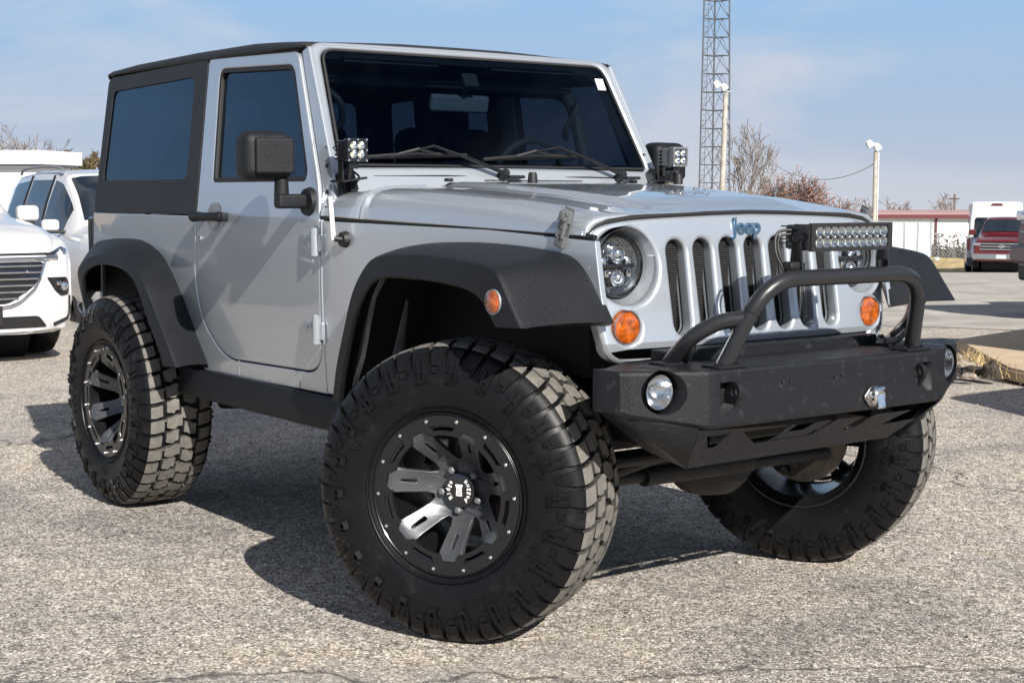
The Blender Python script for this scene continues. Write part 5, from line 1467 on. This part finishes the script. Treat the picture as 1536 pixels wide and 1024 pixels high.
# left white building
p = at(46, -74); T = thing('white_building', 'flat-roofed white building behind the white cars at the left edge', 'building', (p.x, p.y, p.z), rtang-R(8))
lb2('wall', 'wall', T, [((-3, 1.2, 1.33), (11.6, 2.4, 4.0))])
lb2('roof_fascia', 'wall', T, [((-3, 1.2, 3.45), (12.2, 3.0, .42))], .03)
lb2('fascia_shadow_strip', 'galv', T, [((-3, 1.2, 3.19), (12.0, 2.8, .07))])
lb2('window', 'carglass_dark', T, [((-6, -.02, 1.5), (1.6, .06, 1.1)), ((-1, -.02, 1.5), (1.6, .06, 1.1))])
# standing panels
p = at(70, 1348); T = thing('panel_rack', 'rack of upright white-blue sheets standing before the far building', 'rack', tuple(p), rtang)
MS['sheet'] = mat('pale_blue_sheet', (.62,.70,.78), .2, 0, .5)
lb2('sheet', 'sheet', T, [((-.75+.62*i, -.02, 1.15), (.52, .05, 2.1)) for i in range(4)])
lb2('frame_post', 'galv', T, [((-1.06+.62*i, 0, 1.15), (.07, .10, 2.3)) for i in range(5)])
lb2('top_rail', 'galv', T, [((.18, 0, 2.32), (2.6, .10, .07))])
# chain-link fence
p = at(80, 1440); T = thing('chain_link_fence', 'grey chain-link fence before the far building', 'fence', tuple(p), rtang)
b = B(); tube(b, [(-6, 0, 2.05), (6, 0, 2.05)], .03, 6); o = link('top_rail', b, 'galv'); o.parent = T
for i in range(6):
    b = B(); tube(b, [(-6+2.4*i, 0, 0), (-6+2.4*i, 0, 2.1)], .035, 6); o = link('fence_post', b, 'galv'); o.parent = T
b = B()
for i in range(-10, 60):
    x0 = -6+.2*i
    for s in (1, -1):
        a = [(x0+(0 if s == 1 else 2), 0), (x0+(2 if s == 1 else 0), 2.0)]
        (xa, za), (xb_, zb_) = a
        if min(xa, xb_) < -6 or max(xa, xb_) > 6: continue
        tube(b, [(xa, .01*s, za), (xb_, .01*s, zb_)], .006, 3, cap=False)
o = link('fence_mesh', b, 'galv'); o.parent = T
p = at(66, 1404); b = B(); tube(b, [Vector(p), Vector(p)+Vector((0, 0, .62)), Vector(p)+Vector((0, 0, .66))], [.12, .12, .06], 14)
tag(link('bollard', b, 'platewhite'), 'short white post standing on the far straw-coloured verge', 'post')
# straw verge beyond the lot
b = B(); rows = []
for i in range(9):
    D = 60+1.9*i; rows.append([at(D, 1180+20*j, .02+.45*math.sin(math.pi*i/8)*(1+.5*math.sin(j*.9+i))) for j in range(26)])
grid(b, rows); link('grass_verge', b, 'drygrass', kind='structure', recalc=False)
b = B()
for k in range(9000):
    D = rr_.uniform(82, 96); q = at(D, rr_.uniform(1384, 1470)); s = rr_.uniform(.06, .32); z = abs(rr_.gauss(0, .62))+rr_.choice((0, 0, .5))
    a = Vector((rr_.uniform(-1, 1), rr_.uniform(-1, 1), rr_.uniform(-1, 1))).normalized()*s; c = Vector((rr_.uniform(-1, 1), rr_.uniform(-1, 1), rr_.uniform(-1, 1))).normalized()*s*.6
    o_ = q+Vector((0, 0, z)); b.faces.new([b.verts.new(o_), b.verts.new(o_+a), b.verts.new(o_+c)])
tag(link('brush', b, 'shrub', wn=False, recalc=False), 'low grey winter brush behind the chain-link fence', 'brush', kind='stuff')

# ---------------- lattice mast
p = at(90, 1068); T = thing('lattice_mast', 'tall grey three-legged lattice radio mast running out of the top of the picture', 'mast', tuple(p), rtang)
def leg(k, z):
    rad = interp([(0, 1.02), (30, .58)], z); a = R([200, -20, 90][k]); return Vector((rad*math.cos(a), rad*math.sin(a)*.8, z))
legs = []
for k in range(3):
    b = B(); tube(b, [leg(k, 0), leg(k, 30)], .055, 6); o = link('mast_leg', b, 'mastgrey'); o.parent = T
step = 1.06
for i in range(28):
    z = i*step; b = B()
    for k in range(3):
        a, c = leg(k, z), leg((k+1) % 3, z); tube(b, [a, c], .026, 4, cap=False)
        d = leg((k+1) % 3, z+step); e_ = leg(k, z+step); mid = (a+c)/2
        tube(b, [(e_+d)/2, a], .020, 4, cap=False); tube(b, [(e_+d)/2, c], .020, 4, cap=False)
    o = link('mast_bay', b, 'mastgrey'); o.parent = T
b = B()
for k in range(90):
    z = .3+k*.32; a = leg(0, z); c = leg(1, z); u = (c-a).normalized(); tube(b, [a+u*.02, a+u*.28], .014, 4, cap=False)
tube(b, [leg(0, 0)+Vector((.28, 0, 0)), leg(0, 29)+Vector((.27, 0, 0))], .016, 4, cap=False)
o = link('mast_ladder', b, 'mastgrey'); o.parent = T
# ---------------- floodlight poles
def floods(T, z):
    for i, (x, zz) in enumerate(((-.36, .10), (.02, -.05))):
        rot = Matrix.Rotation(R(-32), 4, 'Y') @ Matrix.Rotation(R(12), 4, 'X')
        b = B(); box(b, (x, -.05, z+zz), (.34, .40, .30), rot, .04, 2, taper=.72); o = link('floodlight', b, 'platewhite'); o.parent = T
        f = B(); box(f, Vector((x, -.05, z+zz))+rot @ Vector((0, 0, -.165)), (.30, .36, .03), rot, .01); g = link('lamp_face', f, 'lampglass'); g.parent = o
        y = B(); tube(y, [(x, .05, z+zz-.22), (x+.1, .05, z+zz-.1)], .03, 6); g = link('lamp_yoke', y, 'galv'); g.parent = o
p1 = at(80, 1080); T = thing('wooden_light_pole', 'weathered wooden light pole beside the lattice mast', 'light pole', tuple(p1), rtang)
b = B(); tube(b, [(0, 0, 0), (.02, 0, 4.2), (.13, 0, 9.35)], [.17, .15, .12], 12); o = link('pole', b, 'wood'); o.parent = T
b = B(); tube(b, [(.13, 0, 9.3), (.16, 0, 9.95)], .05, 8); box(b, (.14, 0, 9.45), (.5, .08, .08)); o = link('bracket', b, 'galv'); o.parent = T
floods(T, 9.75)
p2 = at(75, 1309); T = thing('steel_light_pole', 'grey light pole with twin white floodlights left of the far building', 'light pole', tuple(p2), rtang)
b = B(); tube(b, [(-.02, 0, 0), (-.02, 0, 5.95)], .10, 12); o = link('pole', b, 'wood'); o.parent = T
b = B(); tube(b, [(.13, 0, 0), (.13, 0, 5.9)], .03, 8); o = link('conduit', b, 'platewhite'); o.parent = T
b = B(); tube(b, [(0, 0, 5.9), (-.05, 0, 6.35), (-.45, 0, 6.45)], .04, 8); o = link('bracket', b, 'galv'); o.parent = T
floods(T, 6.25)
A = p1+Vector((0, 0, 8.3)); Z = p2+Vector((0, 0, 5.4)); b = B()
tube(b, [A.lerp(Z, i/24)-Vector((0, 0, 1.9*4*(i/24)*(1-i/24))) for i in range(25)], .022, 5)
tag(link('overhead_wire', b, 'galv'), 'sagging black wire between the wooden pole and the grey light pole', 'wire')
p = at(125, 1428); b = B(); tube(b, [Vector(p), Vector(p)+Vector((0, 0, 6.5))], .09, 6); tube(b, [Vector(p)+Vector((-.5, 0, 6.1)), Vector(p)+Vector((.5, 0, 6.1))], .05, 4)
tag(link('utility_pole', b, 'bark'), 'thin dark utility pole standing behind the far white building', 'pole')

# ---------------- trees
def bare_tree(D, px, H, spread, label, matn, seed, depth=6, twig=None, leaves=0, leafmat=None, lsize=1.0, name='bare_tree', up=.35, group='leafless trees at the horizon', trunk=.035):
    rg = random.Random(seed); p = at(D, px); T = thing(name, label, 'tree', tuple(p), rg.uniform(0, 6), group)
    segs = [B(), B()]; tips = []; store = []
    def grow_(pos, d, ln, r, lv):
        n = 3; pts = [pos]; rs = [r]; q = pos.copy(); dd = d.copy()
        for i in range(n):
            dd = (dd+Vector((rg.gauss(0, .10), rg.gauss(0, .10), rg.gauss(0, .06)+.04*up))).normalized(); q = q+dd*ln/n; pts.append(q.copy()); rs.append(r*(1-.35*(i+1)/n))
        rs = [max(v, D*.00017) for v in rs]; store.append((lv, pts, rs))
        if lv >= depth: tips.append((q, dd)); return
        k = rg.choice((2, 3, 3)) if lv else rg.choice((3, 4))
        for i in range(k):
            a = rg.uniform(0, 2*math.pi); sp_ = rg.uniform(.3, .75)*spread
            perp = dd.orthogonal().normalized(); perp.rotate(Matrix.Rotation(a, 3, dd))
            nd = (dd+perp*sp_+Vector((0, 0, .12*up))).normalized()
            grow_(pts[-1] if i or lv == 0 else pts[rg.choice((1, 2))], nd, ln*rg.uniform(.62, .86), rs[-1]*rg.uniform(.55, .8), lv+1)
    grow_(Vector((0, 0, 0)), Vector((0, 0, 1)), H*.26, H*trunk*.6, 0)
    mz = max(t[0].z for t in tips); k = H/mz
    for lv, pts, rs in store: tube(segs[0 if lv < 1 else 1], [p_*k for p_ in pts], rs, 5 if lv < 2 else 3, cap=False)
    
    o = link('trunk', segs[0], matn, wn=False); o.parent = T
    o = link('crown', segs[1], matn, wn=False); o.parent = T
    if leaves:
        b = B()
        for q, d in tips:
            for j in range(leaves):
                c = q*k+Vector((rg.gauss(0, .22), rg.gauss(0, .22), rg.gauss(0, .22)))*H*.055; s = lsize*H*.0085*rg.uniform(.5, 1.5)
                u = Vector((rg.uniform(-1, 1), rg.uniform(-1, 1), rg.uniform(-1, 1))).normalized()*s; v = Vector((rg.uniform(-1, 1), rg.uniform(-1, 1), rg.uniform(-1, 1))).normalized()*s*.7
                b.faces.new([b.verts.new(c-u), b.verts.new(c+v), b.verts.new(c+u), b.verts.new(c-v)])
        o = link('foliage', b, leafmat, wn=False, recalc=False); o.parent = T
    return T
bare_tree(100, 1106, 10.0, .8, 'tall leafless grey tree just right of the wooden light pole', 'bark2', 11, 6, up=.7)
bare_tree(104, 1090, 6.5, .9, 'smaller leafless tree at the foot of the lattice mast', 'bark2', 12, 5, up=.5)
bare_tree(104, 1052, 5.9, .9, 'low leafless tree peeking out left of the lattice mast', 'bark2', 31, 5, up=.5)
for px, H, sd_, lab in ((1152, 7.0, 21, 'rusty brown tree nearest the wooden pole'), (1182, 7.3, 22, 'tallest rusty brown tree in the clump'), (1212, 6.6, 23, 'rusty brown tree right of the tallest one'), (1240, 5.3, 24, 'low rusty brown tree at the right end of the clump'), (1132, 6.2, 25, 'rusty brown tree at the left end of the clump')):
    bare_tree(106, px, H, 1.15, lab, 'bark', sd_, 6, leaves=3, leafmat='rustleaf', name='rusty_tree', up=.15, group='rusty brown trees above the hood')
for px, H, sd_, lab in ((1262, 4.9, 26, 'leafless bush at the end of the rusty trees'), (1322, 5.3, 27, 'small bare treetop above the building roof by the light pole'), (1338, 4.9, 28, 'tiny bare treetop second from the light pole'), (1437, 5.6, 29, 'bare treetop above the roof beside the white van')):
    bare_tree(122, px, H+.9, 1.0, lab, 'bark2', sd_, 5, up=.3)
bare_tree(72, 22, 7.0, 1.0, 'leafless spreading tree above the white building at far left', 'bark2', 41, 6, up=.4)
bare_tree(74, -14, 7.2, 1.0, 'leafless tree cut by the left edge', 'bark2', 42, 6, up=.4)
bare_tree(66, 92, 5.7, 1.0, 'leafless tan tree left of the junipers', 'bark', 43, 6, up=.3)
for px, H, sd_, lab in ((132, 4.5, 44, 'brownish green juniper touching the hardtop corner'), (150, 4.9, 45, 'brownish green juniper mostly behind the hardtop'), (118, 3.9, 46, 'shorter brownish green juniper left of the others')):
    bare_tree(62, px, H, .8, lab, 'bark', sd_, 5, leaves=16, leafmat='juniper', lsize=1.7, name='juniper', up=.5, group='junipers behind the hardtop')
